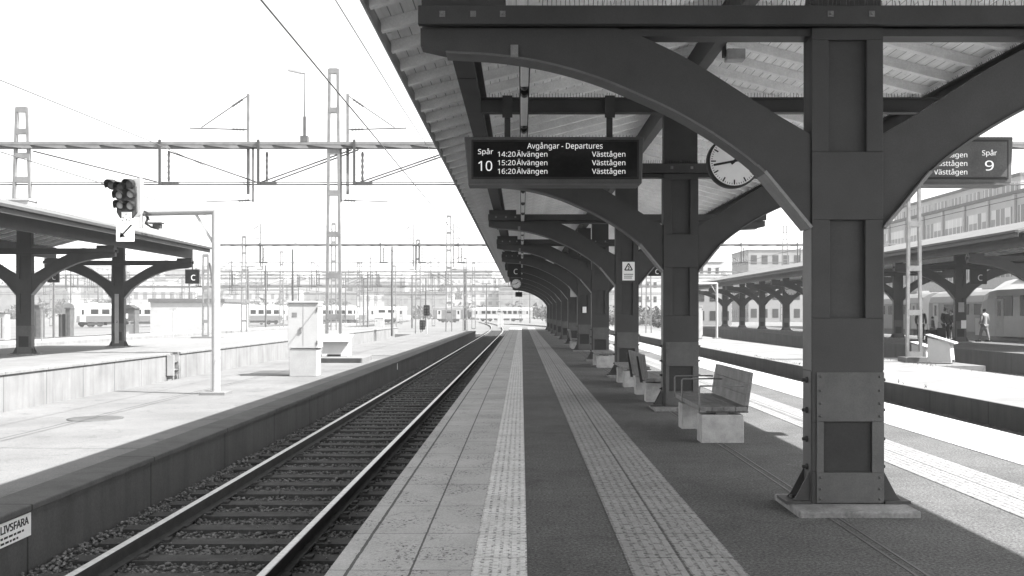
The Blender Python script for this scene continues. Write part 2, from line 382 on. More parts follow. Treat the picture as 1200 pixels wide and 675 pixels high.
# platform of the left canopy and the right canopy
LPZ, LPX = 0.0, -13.7
struct('left_platform', MB().box(-22.8, LPX-.02, 8, 111, -1.3, LPZ), M['conc'])
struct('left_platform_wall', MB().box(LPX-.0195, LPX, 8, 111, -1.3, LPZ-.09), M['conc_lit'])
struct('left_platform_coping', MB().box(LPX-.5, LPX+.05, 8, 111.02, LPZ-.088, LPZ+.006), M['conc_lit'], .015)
RPZ, RPX = .05, 18.5
struct('right_platform', MB().box(RPX+.02, 26.2, 12, 125, -1.3, RPZ), M['asphalt'])
struct('right_platform_wall', MB().box(RPX, RPX+.0195, 12, 125, -1.3, RPZ-.003), M['conc_wall'])
struct('right_platform_edge', MB().box(25.4, 26.25, 12, 125, RPZ-.05, RPZ+.006), M['conc'])
struct('far_platform', MB().box(-31.5, -27.2, 30, 170, -1.3, -.12), M['conc_lit'])
struct('trench_ballast', MB().box(-13.69, -8.76, -3, 107.9, -1.35, -1.1), M['ballast'])
struct('trench_ballast_right', MB().box(14.22, 18.48, -3, 130, -1.35, -.70), M['ballast'])

# ------------------------------------------------------------------ tracks
def rail_mesh(path, gauge_off, z=-.51):
    prof = [(-.07, -.152), (.07, -.152), (.07, -.140), (.012, -.125), (.010, -.045), (.036, -.035), (.036, -.004), (.030, 0), (-.030, 0), (-.036, -.004), (-.036, -.035), (-.010, -.045), (-.012, -.125), (-.07, -.140)]
    mb = MB(); n = len(prof); vs = []; P = [Vector(p) for p in path]
    for i, p in enumerate(P):
        d = (P[min(i+1, len(P)-1)] - P[max(i-1, 0)]).normalized(); r = Vector((d.y, -d.x, 0))
        for q in prof: vs.append(p + r*(gauge_off+q[0]) + Vector((0, 0, z+q[1])))
    fs = [(i*n+k, i*n+(k+1) % n, (i+1)*n+(k+1) % n, (i+1)*n+k) for i in range(len(P)-1) for k in range(n)]
    mb.add(vs, fs); mb.mi = [1 if (k % n) in (6, 7, 8) else 0 for k in range(len(fs))]
    return mb
def track(label, path, sleepers=True, group=None, sl_end=None, z=-.51):
    t = thing('railway_track', label, 'track', (0, 0, 0), 0, group)
    for s in (-1, 1): rail_mesh(path, s*.7525, z).build('rail', [M['rust'], M['railtop']], t)
    if sleepers:
        n = 0; d = 0.; rest = MB(); meshes = [MB() for _ in range(5)]
        for k, b in enumerate(meshes):
            w = .12; b.box(-1.27, 1.27, -w, w, -.13, 0)
            for sx in (-1, 1):
                for e in (-1, 1): b.box(sx*.7525+e*.105-.03, sx*.7525+e*.105+.03, -.06, .06, 0, .025)
                b.box(sx*.7525-.09, sx*.7525+.09, -.07, .07, 0, .012)
        ms = [b.mesh('sleeper', M['tie']) for b in meshes]
        y = 3.2
        while y < sl_end:
            if n < 100:
                o = bpy.data.objects.new('sleeper', ms[n % 5]); COL.objects.link(o); o.parent = t
                o.location = (path[0][0]+rnd.uniform(-.04, .04), y, -.662+rnd.uniform(-.008, .006)); o.rotation_euler.z = rnd.uniform(-.012, .012)
            else: rest.box(path[0][0]-1.27, path[0][0]+1.27, y-.12, y+.12, -.79, -.662)
            n += 1; y += .65
        if rest.v: tag(rest.build('sleeper_row', M['tie'], t), kind='stuff')
    return t
def curve_path(x, y0, y1, yend, k):
    p = [(x, y0, 0), (x, 20, 0), (x, y1, 0)]
    y = y1
    while y < yend:
        y += 8; p.append((x - k*(y-y1)**2, y, 0))
    return p
TX = -2.80
track('shiny worn railway track on dark sleepers along platform ten', curve_path(TX, -3, 98, 230, .00035), True, None, 128)
track('railway track in the trench between low and left platforms', curve_path(-11.3, -3, 90, 107, .0), False, None, None, -.95)
track('railway track in shade beside the sunlit right platform edge', curve_path(7.88, -3, 110, 200, .0012), False, None, None, -.60)
for i, (x, wd) in enumerate(((-25.2, 'yard track just beyond the left canopy platform'), (-34.5, 'yard track behind the far low platform'), (-39.5, 'farthest left yard track in the pale gravel'))):
    track(wd, [(x, 10, 0), (x, 120, 0), (x-2, 200, 0), (x-8, 300, 0)], False, 'rails crossing the left yard')
# loose stones
def stones():
    ico = bmesh.new(); bmesh.ops.create_icosphere(ico, subdivisions=1, radius=1)
    V = np.array([v.co[:] for v in ico.verts]); F = np.array([[v.index for v in f.verts] for f in ico.faces]); ico.free()
    rs = np.random.RandomState(3); P = []
    ys = []
    N = 42000
    y = 3.5 + (rs.rand(N)**1.7)*42; x = rs.uniform(-4.26, -1.12, N)
    ph = ((y-3.2) % .65)
    on = (np.minimum(ph, .65-ph) < .14) & (np.abs(x-TX) < 1.28)
    keep = ~on | (rs.rand(N) < .05)
    x, y, on = x[keep], y[keep], on[keep]; N = len(x)
    r = rs.uniform(.010, .025, N)*np.where(on, .7, 1)
    z = np.where(on, -.655, -.703+rs.rand(N)*.024)
    z = np.where(np.abs(x-TX) > 1.3, z+.01, z)
    sc = rs.uniform(.6, 1.25, (N, 1, 3))*r[:, None, None]; ang = rs.uniform(0, 6.28, N)
    W = V[None]*(1+rs.uniform(-.25, .25, (N, len(V), 1)))*sc
    c, s = np.cos(ang)[:, None], np.sin(ang)[:, None]
    X = W[:, :, 0]*c - W[:, :, 1]*s + x[:, None]; Yy = W[:, :, 0]*s + W[:, :, 1]*c + y[:, None]; Z = W[:, :, 2]*.8 + z[:, None]
    co = np.stack([X, Yy, Z], -1).reshape(-1, 3); fa = (F[None] + (np.arange(N)*len(V))[:, None, None]).reshape(-1, 3)
    me = bpy.data.meshes.new('ballast_stones'); me.vertices.add(len(co)); me.vertices.foreach_set('co', co.ravel())
    me.loops.add(fa.size); me.loops.foreach_set('vertex_index', fa.ravel().astype(np.int32))
    me.polygons.add(len(fa)); me.polygons.foreach_set('loop_start', np.arange(0, fa.size, 3, dtype=np.int32)); me.polygons.foreach_set('loop_total', np.full(len(fa), 3, dtype=np.int32))
    me.update(); me.validate(); me.materials.append(M['stone'])
    o = bpy.data.objects.new('ballast_stones', me); COL.objects.link(o)
    tag(o, 'loose dark ballast stones between the sleepers of the near track', 'ballast', None, 'stuff')
stones()

# ------------------------------------------------------------------ canopy frames
def interp(pts, n=24):
    """Catmull-Rom through the points"""
    P = [Vector((p[0], p[1], 0)) for p in pts]; P = [P[0]*2-P[1]] + P + [P[-1]*2-P[-2]]; out = []
    for i in range(1, len(P)-2):
        for k in range(n//(len(P)-3)+1):
            t = k/(n//(len(P)-3)+1); a, b, c, d = P[i-1:i+3]
            q = .5*((2*b)+(c-a)*t+(2*a-5*b+4*c-d)*t*t+(3*b-a-3*c+d)*t**3); out.append((q.x, q.y))
    out.append((pts[-1][0], pts[-1][1])); return out
# local frame coordinates: x from the column's centre line, y from its front face, z from the platform
def arch_mb(s):
    lo = [(-.285, 2.235), (-.62, 2.64), (-.95, 2.905), (-1.32, 3.13), (-1.66, 3.29), (-1.98, 3.42), (-2.35, 3.525), (-2.75, 3.59), (-3.16, 3.615)]
    hi = [(-.285, 2.96), (-.60, 3.145), (-.86, 3.31), (-1.16, 3.50), (-1.46, 3.66), (-1.82, 3.797), (-2.3, 3.797), (-2.75, 3.797), (-3.36, 3.797)]
    L = interp(lo); H = interp(hi); n = min(len(L), len(H)); L, H = L[:n], H[:n]
    H[-1] = (-3.36, 3.797); L[-1] = (-3.16, 3.615)
    H = [(h[0], min(h[1], 3.797)) for h in H]
    m = MB(); m.strip([(s*-a if s > 0 else a, b) for a, b in L], [(s*-a if s > 0 else a, b) for a, b in H], 'y', .02, .22)
    m.prism([((p[0] if s < 0 else -p[0]), p[1]) for p in ((-3.16, 3.615), (-3.36, 3.66), (-3.36, 3.797))], 'y', .02, .22)
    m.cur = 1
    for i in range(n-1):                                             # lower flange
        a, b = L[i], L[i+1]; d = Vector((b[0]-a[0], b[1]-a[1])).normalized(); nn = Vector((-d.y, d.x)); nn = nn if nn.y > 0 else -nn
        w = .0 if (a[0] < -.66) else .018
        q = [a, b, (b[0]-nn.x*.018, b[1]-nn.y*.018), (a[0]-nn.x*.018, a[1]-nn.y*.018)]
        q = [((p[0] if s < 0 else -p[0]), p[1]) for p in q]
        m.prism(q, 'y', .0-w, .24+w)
    return m
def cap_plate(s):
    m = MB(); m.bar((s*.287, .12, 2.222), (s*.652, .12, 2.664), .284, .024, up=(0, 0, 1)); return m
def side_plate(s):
    return MB().box(*sorted((s*.2805, s*.2865)), .004, .236, 1.10, 2.215)  # added plate; sky light on the column side is put into its grey
def gusset_bolts(m, xs, zs, y, r=.011):
    for x in xs:
        for z in zs: m.lathe([(r, 0), (r*.9, -.007), (r*.45, -.011)], 8, (x, y, z), 'y')
def column_mb():
    m = MB(); W, D = .28, .24
    m.box(-W, W, .05, D-.05, .05, 3.795)                             # web
    rec = [(.30, .69, -.19, .19), (1.51, 2.285, -.14, .14), (2.82, 3.70, -.15, .15)]
    for (y0, y1) in ((0, .0502), (D-.0502, D)):
        z = .05
        for a, b, x0, x1 in rec:
            m.box(-W, W, y0, y1, z, a)
            m.box(-W, x0, y0, y1, a+.0005, b-.0005); m.box(x1, W, y0, y1, a+.0005, b-.0005); z = b
        m.box(-W, W, y0, y1, z, 3.795)
    return m
def column_plates():
    m = MB(); W, D = .28, .24
    for y0, y1 in ((-.010, -.0005), (D+.0005, D+.010)):
        m.box(-W+.035, W+.004, y0, y1, .70, 1.085); m.box(-W+.035, W+.004, y0, y1, .06, .295)
        m.box(-W+.035, -.19, y0, y1, .297, .698); m.box(.19, W+.004, y0, y1, .297, .698)
    for s in (-1, 1): m.box(*sorted((s*(W+.0005), s*(W+.007))), .01, D-.01, .06, 1.09)
    gusset_bolts(m, (-.215, .25), (.09, .17, .26, .74, .84, .94, 1.05), -.010)
    return m
def side_bolts():
    m = MB()
    for z in (.33, .55, .78, 1.02):
        for s in (-1, 1):
            m.lathe([(.024, 0), (.024, s*.014), (.013, s*.016), (.013, s*.042)], 8, (s*.287, .10, z), 'x')
    return m
def gusset_mb(s):
    m = MB(); W = .28
    if s:
        for y in (.03, .20): m.prism([(s*(W+.009), .055), (s*(W+.17), .055), (s*(W+.12), .10), (s*(W+.009), .31)], 'y', y-.007, y+.007)
        m.box(*sorted((s*(W+.01), s*(W+.21))), -.02, .26, .051, .075)
        m.lathe([(.02, 0), (.02, .02), (.012, .03)], 6, (s*(W+.13), .115, .075))
    return m
def plinth_mb():
    m = MB(); m.box(-.46, .46, -.30, .46, -.05, .05); return m
def beam_mb():
    m = MB(); L = 3.37
    for y0, y1 in ((-.085, -.012), (.252, .325)):
        m.box(-L, L, y0, y1, 3.80, 3.945)
    m.box(-L+.01, L-.01, -.0115, .2515, 3.90, 3.942)
    m.box(-1.75, 1.75, .03, .21, 3.735, 3.797)
    return m
def beam_bolts():
    m = MB()
    for x in (-3.18, -2.94, -2.71, 3.18, 2.94, 2.71, -.16, .16):
        m.box(x-.022, x+.022, -.092, -.0855, 3.855, 3.90); m.lathe([(.014, 0), (.012, -.014), (.006, -.018)], 8, (x, -.092, 3.878), 'y')
    for s in (-1, 1): m.box(s*2.62-.03, s*2.62+.03, -.004, .019, 3.565, 3.66)
    return m
def spikes_mb(x0, x1, y, z, axis='x', h=.075, step=.036):
    m = MB(); k = 0; x = x0
    while x < x1:
        for sgn in (rnd.choice((-1, 1)),):
            lean = rnd.uniform(-.006, .006); a = (x, y+sgn*.01, z) if axis == 'x' else (y+sgn*.01, x, z)
            b = (x+lean, y+sgn*.025, z+h*.8) if axis == 'x' else (y+sgn*.025, x+lean, z+h*.8)
            m.bar(a, b, .0042, .0042)
        x += step
    m.box(*( (x0, x1, y-.012, y+.012) if axis == 'x' else (y-.012, y+.012, x0, x1)), z-.001, z+.008)
    return m
ME = dict(column=column_mb().mesh('column', M['steel']), plates=column_plates().mesh('base_cladding', M['steel_plate']), sbolt=side_bolts().mesh('bolt_heads', M['steel_deep']),
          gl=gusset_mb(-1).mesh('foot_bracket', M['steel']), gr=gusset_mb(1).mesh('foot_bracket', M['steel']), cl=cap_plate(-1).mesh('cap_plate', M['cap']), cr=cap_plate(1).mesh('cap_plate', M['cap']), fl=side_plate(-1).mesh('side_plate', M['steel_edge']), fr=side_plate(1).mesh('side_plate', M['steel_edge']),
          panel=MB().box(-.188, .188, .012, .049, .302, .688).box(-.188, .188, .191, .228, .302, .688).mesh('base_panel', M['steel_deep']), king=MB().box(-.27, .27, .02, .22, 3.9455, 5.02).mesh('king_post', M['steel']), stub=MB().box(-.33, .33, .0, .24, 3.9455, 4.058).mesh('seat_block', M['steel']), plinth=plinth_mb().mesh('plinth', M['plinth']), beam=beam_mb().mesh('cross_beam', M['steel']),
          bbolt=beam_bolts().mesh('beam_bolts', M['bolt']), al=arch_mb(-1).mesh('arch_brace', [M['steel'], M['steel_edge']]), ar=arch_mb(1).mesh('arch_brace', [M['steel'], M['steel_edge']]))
def inst(name, me, parent, loc=(0,0,0), bevel=0):
    o = bpy.data.objects.new(name, me); COL.objects.link(o); o.parent = parent; o.location = loc
    if bevel:
        b = o.modifiers.new('bevel', 'BEVEL'); b.width = bevel; b.segments = 2; b.limit_method = 'ANGLE'; b.angle_limit = R(40)
    return o
def frame(parent, y, near=True):
    bv = .004 if near else 0
    c = inst('column', ME['column'], parent, (0, y, 0), bv)
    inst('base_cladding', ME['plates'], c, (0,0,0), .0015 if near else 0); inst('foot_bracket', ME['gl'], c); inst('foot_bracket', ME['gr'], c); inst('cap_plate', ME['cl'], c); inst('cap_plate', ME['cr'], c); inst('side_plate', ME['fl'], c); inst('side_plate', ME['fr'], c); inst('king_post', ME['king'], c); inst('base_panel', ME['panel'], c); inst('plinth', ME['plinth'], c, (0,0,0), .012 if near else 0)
    if near: inst('bolt_heads', ME['sbolt'], c)
    inst('arch_brace', ME['al'], c); inst('arch_brace', ME['ar'], c)
    b = inst('cross_beam', ME['beam'], parent, (0, y, 0), bv)
    for s in (-1, 1): inst('seat_block', ME['stub'], b, (s*3.02, 0, 0))
    if near: inst('beam_bolts', ME['bbolt'], b)
    return c
SP = 8.2; Y1 = 7.85; NF = 11
can = thing('station_canopy', 'long dark steel station canopy on arched columns over platforms nine and ten', 'canopy', (XC, Y1, 0))
for k in range(NF): frame(can, k*SP, k < 5)
# roof, local coordinates (x from centre, y from first column)
yA, yB = -15, NF*SP-3.5
SL = .255
def rz(x): return 5.39 - SL*abs(x)                                   # rafter underside
EX = 3.97
rf = MB()
for s in (-1, 1):
    pts = [(0, rz(0)+.125), (s*(EX+.03), rz(EX+.03)+.125), (s*(EX+.03), rz(EX+.03)+.165), (0, rz(0)+.165)]
    rf.prism(pts, 'y', yA, yB)
rf.build('ceiling_boards', M['boards'], can)
rt = MB()
for s in (-1, 1): rt.prism([(0, rz(0)+.168), (s*(EX+.05), rz(EX+.05)+.168), (s*(EX+.05), rz(EX+.05)+.20), (0, rz(0)+.20)], 'y', yA-.02, yB+.02)
rt.build('roof_covering', M['roof'], can)
fa = MB()
for s in (-1, 1): fa.box(*sorted((s*(EX+.031), s*(EX+.055))), yA, yB, rz(EX)-.005, rz(EX)+.155)
fa.build('fascia_board', M['offwhite'], can)
def rafter_mb(y):
    m = MB()
    for s in (-1, 1):
        m.prism([(0, rz(0)), (s*EX, rz(EX)), (s*EX, rz(EX)+.123), (0, rz(0)+.123)], 'y', y-.05, y+.05)
    return m
rme = rafter_mb(0).mesh('rafter', M['rafter'])
y = -1.75; n = 0; rest = MB()
yy = yA+.3
while yy < -2.3:
    b = rafter_mb(yy); rest.add(b.v, b.f); yy += .79
while y < yB-.2:
    if n < 100: inst('rafter', rme, can, (0, y, 0))
    else: b = rafter_mb(y); rest.add(b.v, b.f)
    n += 1; y += .79
tag(rest.build('rafter_row', M['rafter'], can), kind='stuff')
def channel(x, w, z0, z1, y0, y1):
    m = MB(); m.box(x-w/2, x+w/2, y0, y1, z0, z0+.016); m.box(x-.02, x+.02, y0, y1, z0+.0165, z1-.0165); m.box(x-w/2, x+w/2, y0, y1, z1-.016, z1); return m
for k in range(NF-1):
    y0, y1 = k*SP+.22, (k+1)*SP+.02
    for s in (-1, 1):
        m = channel(s*3.15, .20, 4.06, 4.582, y0-.11, y1+.105); m.box(s*3.15-.1, s*3.15+.1, y0+2.6, y0+2.63, 4.054, 4.0595); m.build('eave_beam', M['steel'], can)
m = MB().box(-.08, .08, yA, yB-.5, 5.025, 5.37); m.build('ridge_beam', M['steel'], can)
for x in (3.09, -3.09): spikes_mb(.1, 26, x, 4.583, 'y', .05, .045).build('bird_spikes', M['galvdark'], can)
spikes_mb(-2.4, 3.2, -.03, 3.945).build('bird_spikes', M['galvdark'], can)
spikes_mb(-2.4, 3.2, SP-.03, 3.945).build('bird_spikes', M['galvdark'], can)
# half-bay beam that carries the displays and the clock
YD = 11.95
hb = MB(); L0, L1 = -3.05, 3.05
hb.box(L0, L1, YD-Y1-.06, YD-Y1+.06, 3.94, 3.956); hb.box(L0, L1, YD-Y1-.02, YD-Y1+.06, 3.9565, 4.105); hb.box(L0, L1, YD-Y1-.06, YD-Y1+.06, 4.1055, 4.122)
hb.build('hanger_beam', M['steel'], can)
spikes_mb(L0+.1, L1-.1, YD-Y1, 4.122).build('bird_spikes', M['galvdark'], can)
# row of tube lamps
lx = .03-XC
n_l = 0
lt = MB(); lt.box(lx-.05, lx-.043, .35, 80, 3.79, 3.87); lt.box(lx+.043, lx+.05, .35, 80, 3.79, 3.87); lt.box(lx-.05, lx+.05, .35, 80, 3.8705, 3.89)
ltr = thing('lamp_rail', 'long thin lamp rail carrying tube lights under the left roof slope', 'rail', (XC, Y1, 0)); lt.build('rail_channel', M['steel_deep'], ltr)
y = .42
proto = None
while y < 58:
    m = MB(); m.box(lx-.038, lx+.038, 0, 1.55, 3.775, 3.86)
    if proto is None:
        proto = thing('tube_lamp', 'narrow white tube lamp in the row hanging under the left roof slope', 'lamp', (XC, Y1+y, 0), 0, 'tube lamps along the platform roof')
        m.build('diffuser', M['tube'], proto, .01)
        e = MB()
        for q in (-.16, 1.56): e.lathe([(.034, 0), (.04, .03), (.04, .10), (.03, .14)], 12, (lx, q, 3.80), 'y')
        e.build('end_cap', M['black'], proto)
    else:
        c = copy_tree(proto); c.location = (XC, Y1+y, 0)
    y += 2.05

# ------------------------------------------------------------------ benches
def bench(label, y0, y1, back=True, arms=3, flip=False, wide=.56):
    yc = (y0+y1)/2; L = (y1-y0)/2; x0 = 2.42
    t = thing('platform_bench', label, 'bench', (x0, yc, 0), R(180) if flip else 0, 'benches between the canopy columns')
    st = MB()
    for i in range(4): st.box(-.28+i*.14, -.28+i*.14+.134, -L, L, .375, .43)
    st.build('seat', M['wood'], t, .004)
    if back:
        bk = MB()
        for i in range(3):
            z0 = .44+i*.1335; z1 = z0+.1315
            def bx(z): return .245+(z-.44)*.15
            bk.prism([(bx(z0), z0), (bx(z0)+.05, z0), (bx(z1)+.05, z1), (bx(z1), z1)], 'y', -L, L)
        bk.build('backrest', M['wood'], t, .004)
        for s in (-1, 1): MB().prism([(.30, .34), (.345, .34), (.415, .80), (.385, .80)], 'y', s*L*.7-.025, s*L*.7+.025).build('back_bracket', M['steel'], t)
    for yb in (-L+.0, L-.62): MB().box(-.27, .24, yb, yb+.30, -.05, .335 if True else .3).build('support_block', M['conc_block'], t, .012)
    for yb in (-L+.02, L-.60): MB().box(-.09, .06, yb, yb+.1, .18, .375).box(-.2, .3, yb+.02, yb+.08, .355, .374).build('seat_bracket', M['steel_plate'], t)
    if arms:
        for ya in (-L+.05, (L-.05)*.32, L-.1)[:arms]:
            MB().tube([(-.285, ya, .37), (-.285, ya, .655), (-.27, ya, .675), (.20, ya, .68), (.25, ya, .675)], .011, 8).build('armrest', M['galv'], t)
    return t
bench('wooden bench with tubular armrests and backrest, nearest the camera', 11.93, 14.0)
bench('wooden bench turned away, its backrest towards the left track, behind the second column', 17.1, 19.3, True, 0, True)
bench('backless wooden bench just before the third column', 20.9, 22.9, False, 0)
bench('backless wooden bench standing past the third column', 28.4, 30.4, False, 0)
bench('distant dark bench with backrest standing past the fifth column', 43.0, 45.0, True, 0, True)

# ------------------------------------------------------------------ departure displays, clock, signs on the near canopy
def display(xc, label, track_no, left):
    zc = EYE+(367-190)*YD/1170; H = .275; W = 1.06; D = .16
    t = thing('departure_display', label, 'display', (xc, YD, zc))
    c = MB(); c.prism([(-W, -H+.02), (-W+.03, -H), (W-.03, -H), (W, -H+.02), (W, H), (-W, H)] if False else [(-W+.05, -H), (W-.02, -H), (W, H), (-W, H)], 'y', -D, D)
    c.build('housing', M['steel_edge'] if not left else M['steel_plate'], t, .01)
    f = MB().box(-W+.085, W-.055, -D-.012, -D-.0005, -H+.05, H-.035); f.build('bezel', M['black'], t, .006)
    s = MB().box(-W+.11, W-.08, -D-.016, -D-.0125, -H+.075, H-.06); s.build('screen', M['glassdark'] if left else M['galvdark'], t)  # right screen's paler grey has its reflection put into the colour
    y = -D-.0175; k = 1170/YD   # px per metre in the photo at this depth
    tm = M['text']
    X = lambda p, c0: (p-c0)/k
    if left:
        c0 = 648.5
        text('Avgångar - Departures', .112, tm, t, (X(661.5, c0), y, .168), width=87/k)
        text('Spår', .102, tm, t, (X(569.5, c0), y, .100), width=17.5/k)
        text(track_no, .200, tm, t, (X(569.0, c0), y, -.066), width=16/k)
        for i, h in enumerate(('14:20', '15:20', '16:20')):
            z = .070-i*.101
            text(h, .102, tm, t, (X(583, c0), y, z), align='LEFT', width=20.5/k)
            text('Älvängen', .102, tm, t, (X(605.5, c0), y, z), align='LEFT', width=35.5/k)
            text('Västtågen', .102, tm, t, (X(692.5, c0), y, z), align='LEFT', width=38.5/k)
    else:
        c0 = 1071.5
        text('Spår', .102, tm, t, (X(1147, c0), y, .085), width=17/k)
        text(track_no, .200, tm, t, (X(1147, c0), y, -.062), width=10/k)
        for i in range(3):
            text('Västtågen', .102, tm, t, (X(1083, c0), y, .062-i*.101), align='LEFT', width=38.5/k)
    for q in (-.55, .67): MB().box(q-.035, q+.035, -.035, .035, H+.001, 3.938-zc).box(q-.06, q+.06, -.085, -.062, .52, .78).build('hanger', M['steel'], t)
    sp = spikes_mb(-W+.05, W-.05, 0, H, 'x', .06, .04); sp.build('bird_spikes', M['galvdark'], t)
    lp = MB().box(-W+.05, W-.05, -D-.02, D+.02, -H-.018, -H-.0005); lp.build('lower_lip', M['steel_edge'], t)
    return t
display((648.5-611)*YD/1170, 'departure display above the left track reading Spår 10', '10', True)
display(2*XC-(648.5-611)*YD/1170, 'departure display half hidden by the right arch reading Spår 9', '9', False)
def clock(xc, y, zc, r, label, top, near=True):
    t = thing('station_clock', label, 'clock', (xc, y, zc), 0, 'round station clocks')
    MB().lathe([(r*.93, -.075), (r, -.065), (r, .065), (r*.93, .075)], 40, axis='y').build('case', M['steel_deep'] if near else M['dark'], t)
    MB().lathe([(r*.92, -.0755), (r*.92, -.079)], 40, axis='y').build('dial', M['clockface'], t)
    mk = MB()
    for i in range(60):
        a = 2*math.pi*i/60; big = i % 5 == 0; r0 = r*(.70 if big else .82); r1 = r*.885; w = r*(.05 if big else .02)
        d = Vector((math.sin(a), 0, math.cos(a))); mk.bar(d*r0+Vector((0, -.0805, 0)), d*r1+Vector((0, -.0805, 0)), .003, w, up=(d.z, 0, -d.x))
    mk.build('hour_marks', M['textb'], t)
    for nm, a, l, w in (('minute_hand', 2*math.pi*43.2/60, .80, .055), ('hour_hand', 2*math.pi*(1+43/60)/12, .52, .075)):
        d = Vector((math.sin(a), 0, math.cos(a))); yy = -.084 if nm[0] == 'm' else -.0825
        MB().bar(d*(-r*.16)+Vector((0, yy, 0)), d*(r*l)+Vector((0, yy, 0)), .0015, r*w*1.5, up=(d.z, 0, -d.x)).build(nm, M['textb'], t)
    MB().box(-.03, .03, -.03, .03, r*.99, top-zc).build('hanger', M['steel'], t)
    return t
clock((859-611)*YD/1170, YD, EYE+(367-190)*YD/1170, .315, 'large round clock reading nearly a quarter to two behind the near arch', 3.938)
clock((605-611)*58/1170, 58, EYE+(367-332.5)*58/1170, .29, 'small far clock hanging below the dark C sign by the left eave', 3.78, False)
def plate_sign(name, label, cat, x, y, z, w, h, m, txt=None, tm=None, size=.15, hang=None, depth=.03, rz_=0, group=None):
    t = thing(name, label, cat, (x, y, z), rz_, group)
    MB().box(-w/2, w/2, 0, depth, -h/2, h/2).build('panel', m, t, .004)
    if txt: text(txt, size, tm, t, (w*.08, -.003, -h*.06), bold=.004)
    if hang: MB().box(-.02, .02, .0+depth*.3, depth*.7, h/2, hang).build('hanger', M['steel'], t)
    return t
plate_sign('platform_sign', 'dark square sign with a white C hanging at the far left eave', 'sign', (603-611)*47/1170, 47, EYE+(367-317)*47/1170, .60, .62, M['black'], 'C', M['textw'], .42, .55, .12)
plate_sign('platform_sign', 'tiny dark sign hanging farthest along the platform, under the far clock', 'sign', (608-611)*74/1170, 74, EYE+(367-345)*74/1170, .52, .36, M['black'], None, None, .2, .8, .1)
plate_sign('platform_sign', 'dark sign with a white C under the right arch behind the second column', 'sign', 3.27, 24.3, 2.58, .36, .25, M['black'], 'C', M['textw'], .19, .3, .1)
def warning(label, x, y, z, w, h):
    t = thing('warning_sign', label, 'sign', (x, y, z)); MB().box(-w/2, w/2, 0, .004, -h/2, h/2).build('panel', M['sign'], t)
    g = MB(); r = w*.36; c = (0, h*.18)
    tri = [(c[0]+r*math.sin(a), c[1]+r*math.cos(a)) for a in (0, R(120), R(240))]
    for i in range(3):
        a, b = tri[i], tri[(i+1) % 3]; g.bar((a[0], -.002, a[1]), (b[0], -.002, b[1]), .003, w*.09, up=(0, 0, 1))
    g.bar((-.01, -.002, c[1]+r*.4), (.02, -.002, c[1]-.0), .003, w*.07); g.bar((.02, -.002, c[1]), (-.01, -.002, c[1]-r*.35), .003, w*.07)
    for i in range(3): g.box(-w*.38, w*(.38-.05*i), -.003, -.0005, -h*(.17+.1*i)-.008, -h*(.17+.1*i)+.008)
    g.build('marking', M['textb'], t); return t
warning('white warning sign with black triangle on the third column', 2.60, 24.23, 2.57, .30, .45)
plate_sign('notice', 'small white notice on the fifth column', 'notice', (685-611)*40.6/1170, 40.63, EYE+(367-363)*40.6/1170, .16, .25, M['sign'], None, depth=.012)
plate_sign('warning_plate', 'larger white plate high on the sixth column', 'sign', 2.56, 48.82, 2.62, .34, .55, M['offwhite'], None, depth=.01)

# LIVSFARA plate on the low platform's wall, number plate farther along
t = thing('danger_sign', 'white LIVSFARA danger plate on the dark low platform wall', 'sign', (-4.306, 8.48, -.295), R(90))
MB().box(-.275, .275, -.006, 0, -.10, .10).build('panel', M['sign'], t)
text('LIVSFARA', .11, M['textb'], t, (-.01, -.0075, .045), bold=.004, width=.47)
g = MB()
for i, (a, b) in enumerate(((-.24, .16), (-.24, .05))):
    q = a
    while q < b:
        w_ = rnd.uniform(.03, .07); g.box(q, min(q+w_, b), -.008, -.0065, -.03-i*.042-.009, -.03-i*.042+.009); q += w_+.018
g.build('small_print', M['textb'], t)
plate_sign('number_plate', 'tiny pale plate on the dark wall farther along the low platform', 'sign', -4.305, 34.7, -.3, .12, .22, M['sign'], None, depth=.006, rz_=R(90))

# ------------------------------------------------------------------ canopies of the neighbouring platforms
def far_canopy(label, xc, z0, ys, y0, y1, ridge, raft_y):
    t = thing('platform_canopy', label, 'canopy', (xc, ys[0], z0))
    for y in ys: frame(t, y-ys[0], False)
    a, b = y0-ys[0], y1-ys[0]; E = 3.97
    r = MB()
    for s in (-1, 1): r.prism([(0, 5.51), (s*E, 4.50), (s*E, 4.58), (0, 5.59)], 'y', a, b)
    r.build('roof', M['roof'], t)
    f = MB()
    for s in (-1, 1): f.box(*sorted((s*(E+.002), s*(E+.03))), a, b, 4.34, 4.56); f.box(*sorted((s*(E+.031), s*(E+.14))), a, b, 4.50, 4.59)
    f.build('fascia_board', M['steel'], t)
    eb = MB()
    for s in (-1, 1): eb.box(s*3.15-.08, s*3.15+.08, a+.2, b-.1, 4.06, 4.58)
    eb.build('eave_beam', M['steel'], t)
    rme2 = MB()
    for s in (-1, 1): rme2.prism([(0, 5.38), (s*3.95, 4.37), (s*3.95, 4.49), (0, 5.50)], 'y', -.05, .05)
    rm = rme2.mesh('rafter', M['rafter'])
    y = raft_y[0]
    while y < raft_y[1]: inst('rafter', rm, t, (0, y-ys[0], 0)); y += .8
    return t
far_canopy('dark canopy with light sloping roof on the left platform', -18.4, LPZ, [28.2, 36.9, 45.5], 20, 46.2, 5.12, (26.6, 46))
far_canopy('long dark canopy over the right platform beside the grey train', 22.4, RPZ, [42.5, 50.9, 59.3, 67.6, 76, 84.4, 92.8, 101.2, 109.8], 37, 112, 5.05, (41, 112))
clock((927-611)*83.5/1170, 83.5, EYE+(367-338)*83.5/1170, .60, 'pale round clock under the right canopy beside its column', 3.9, False)
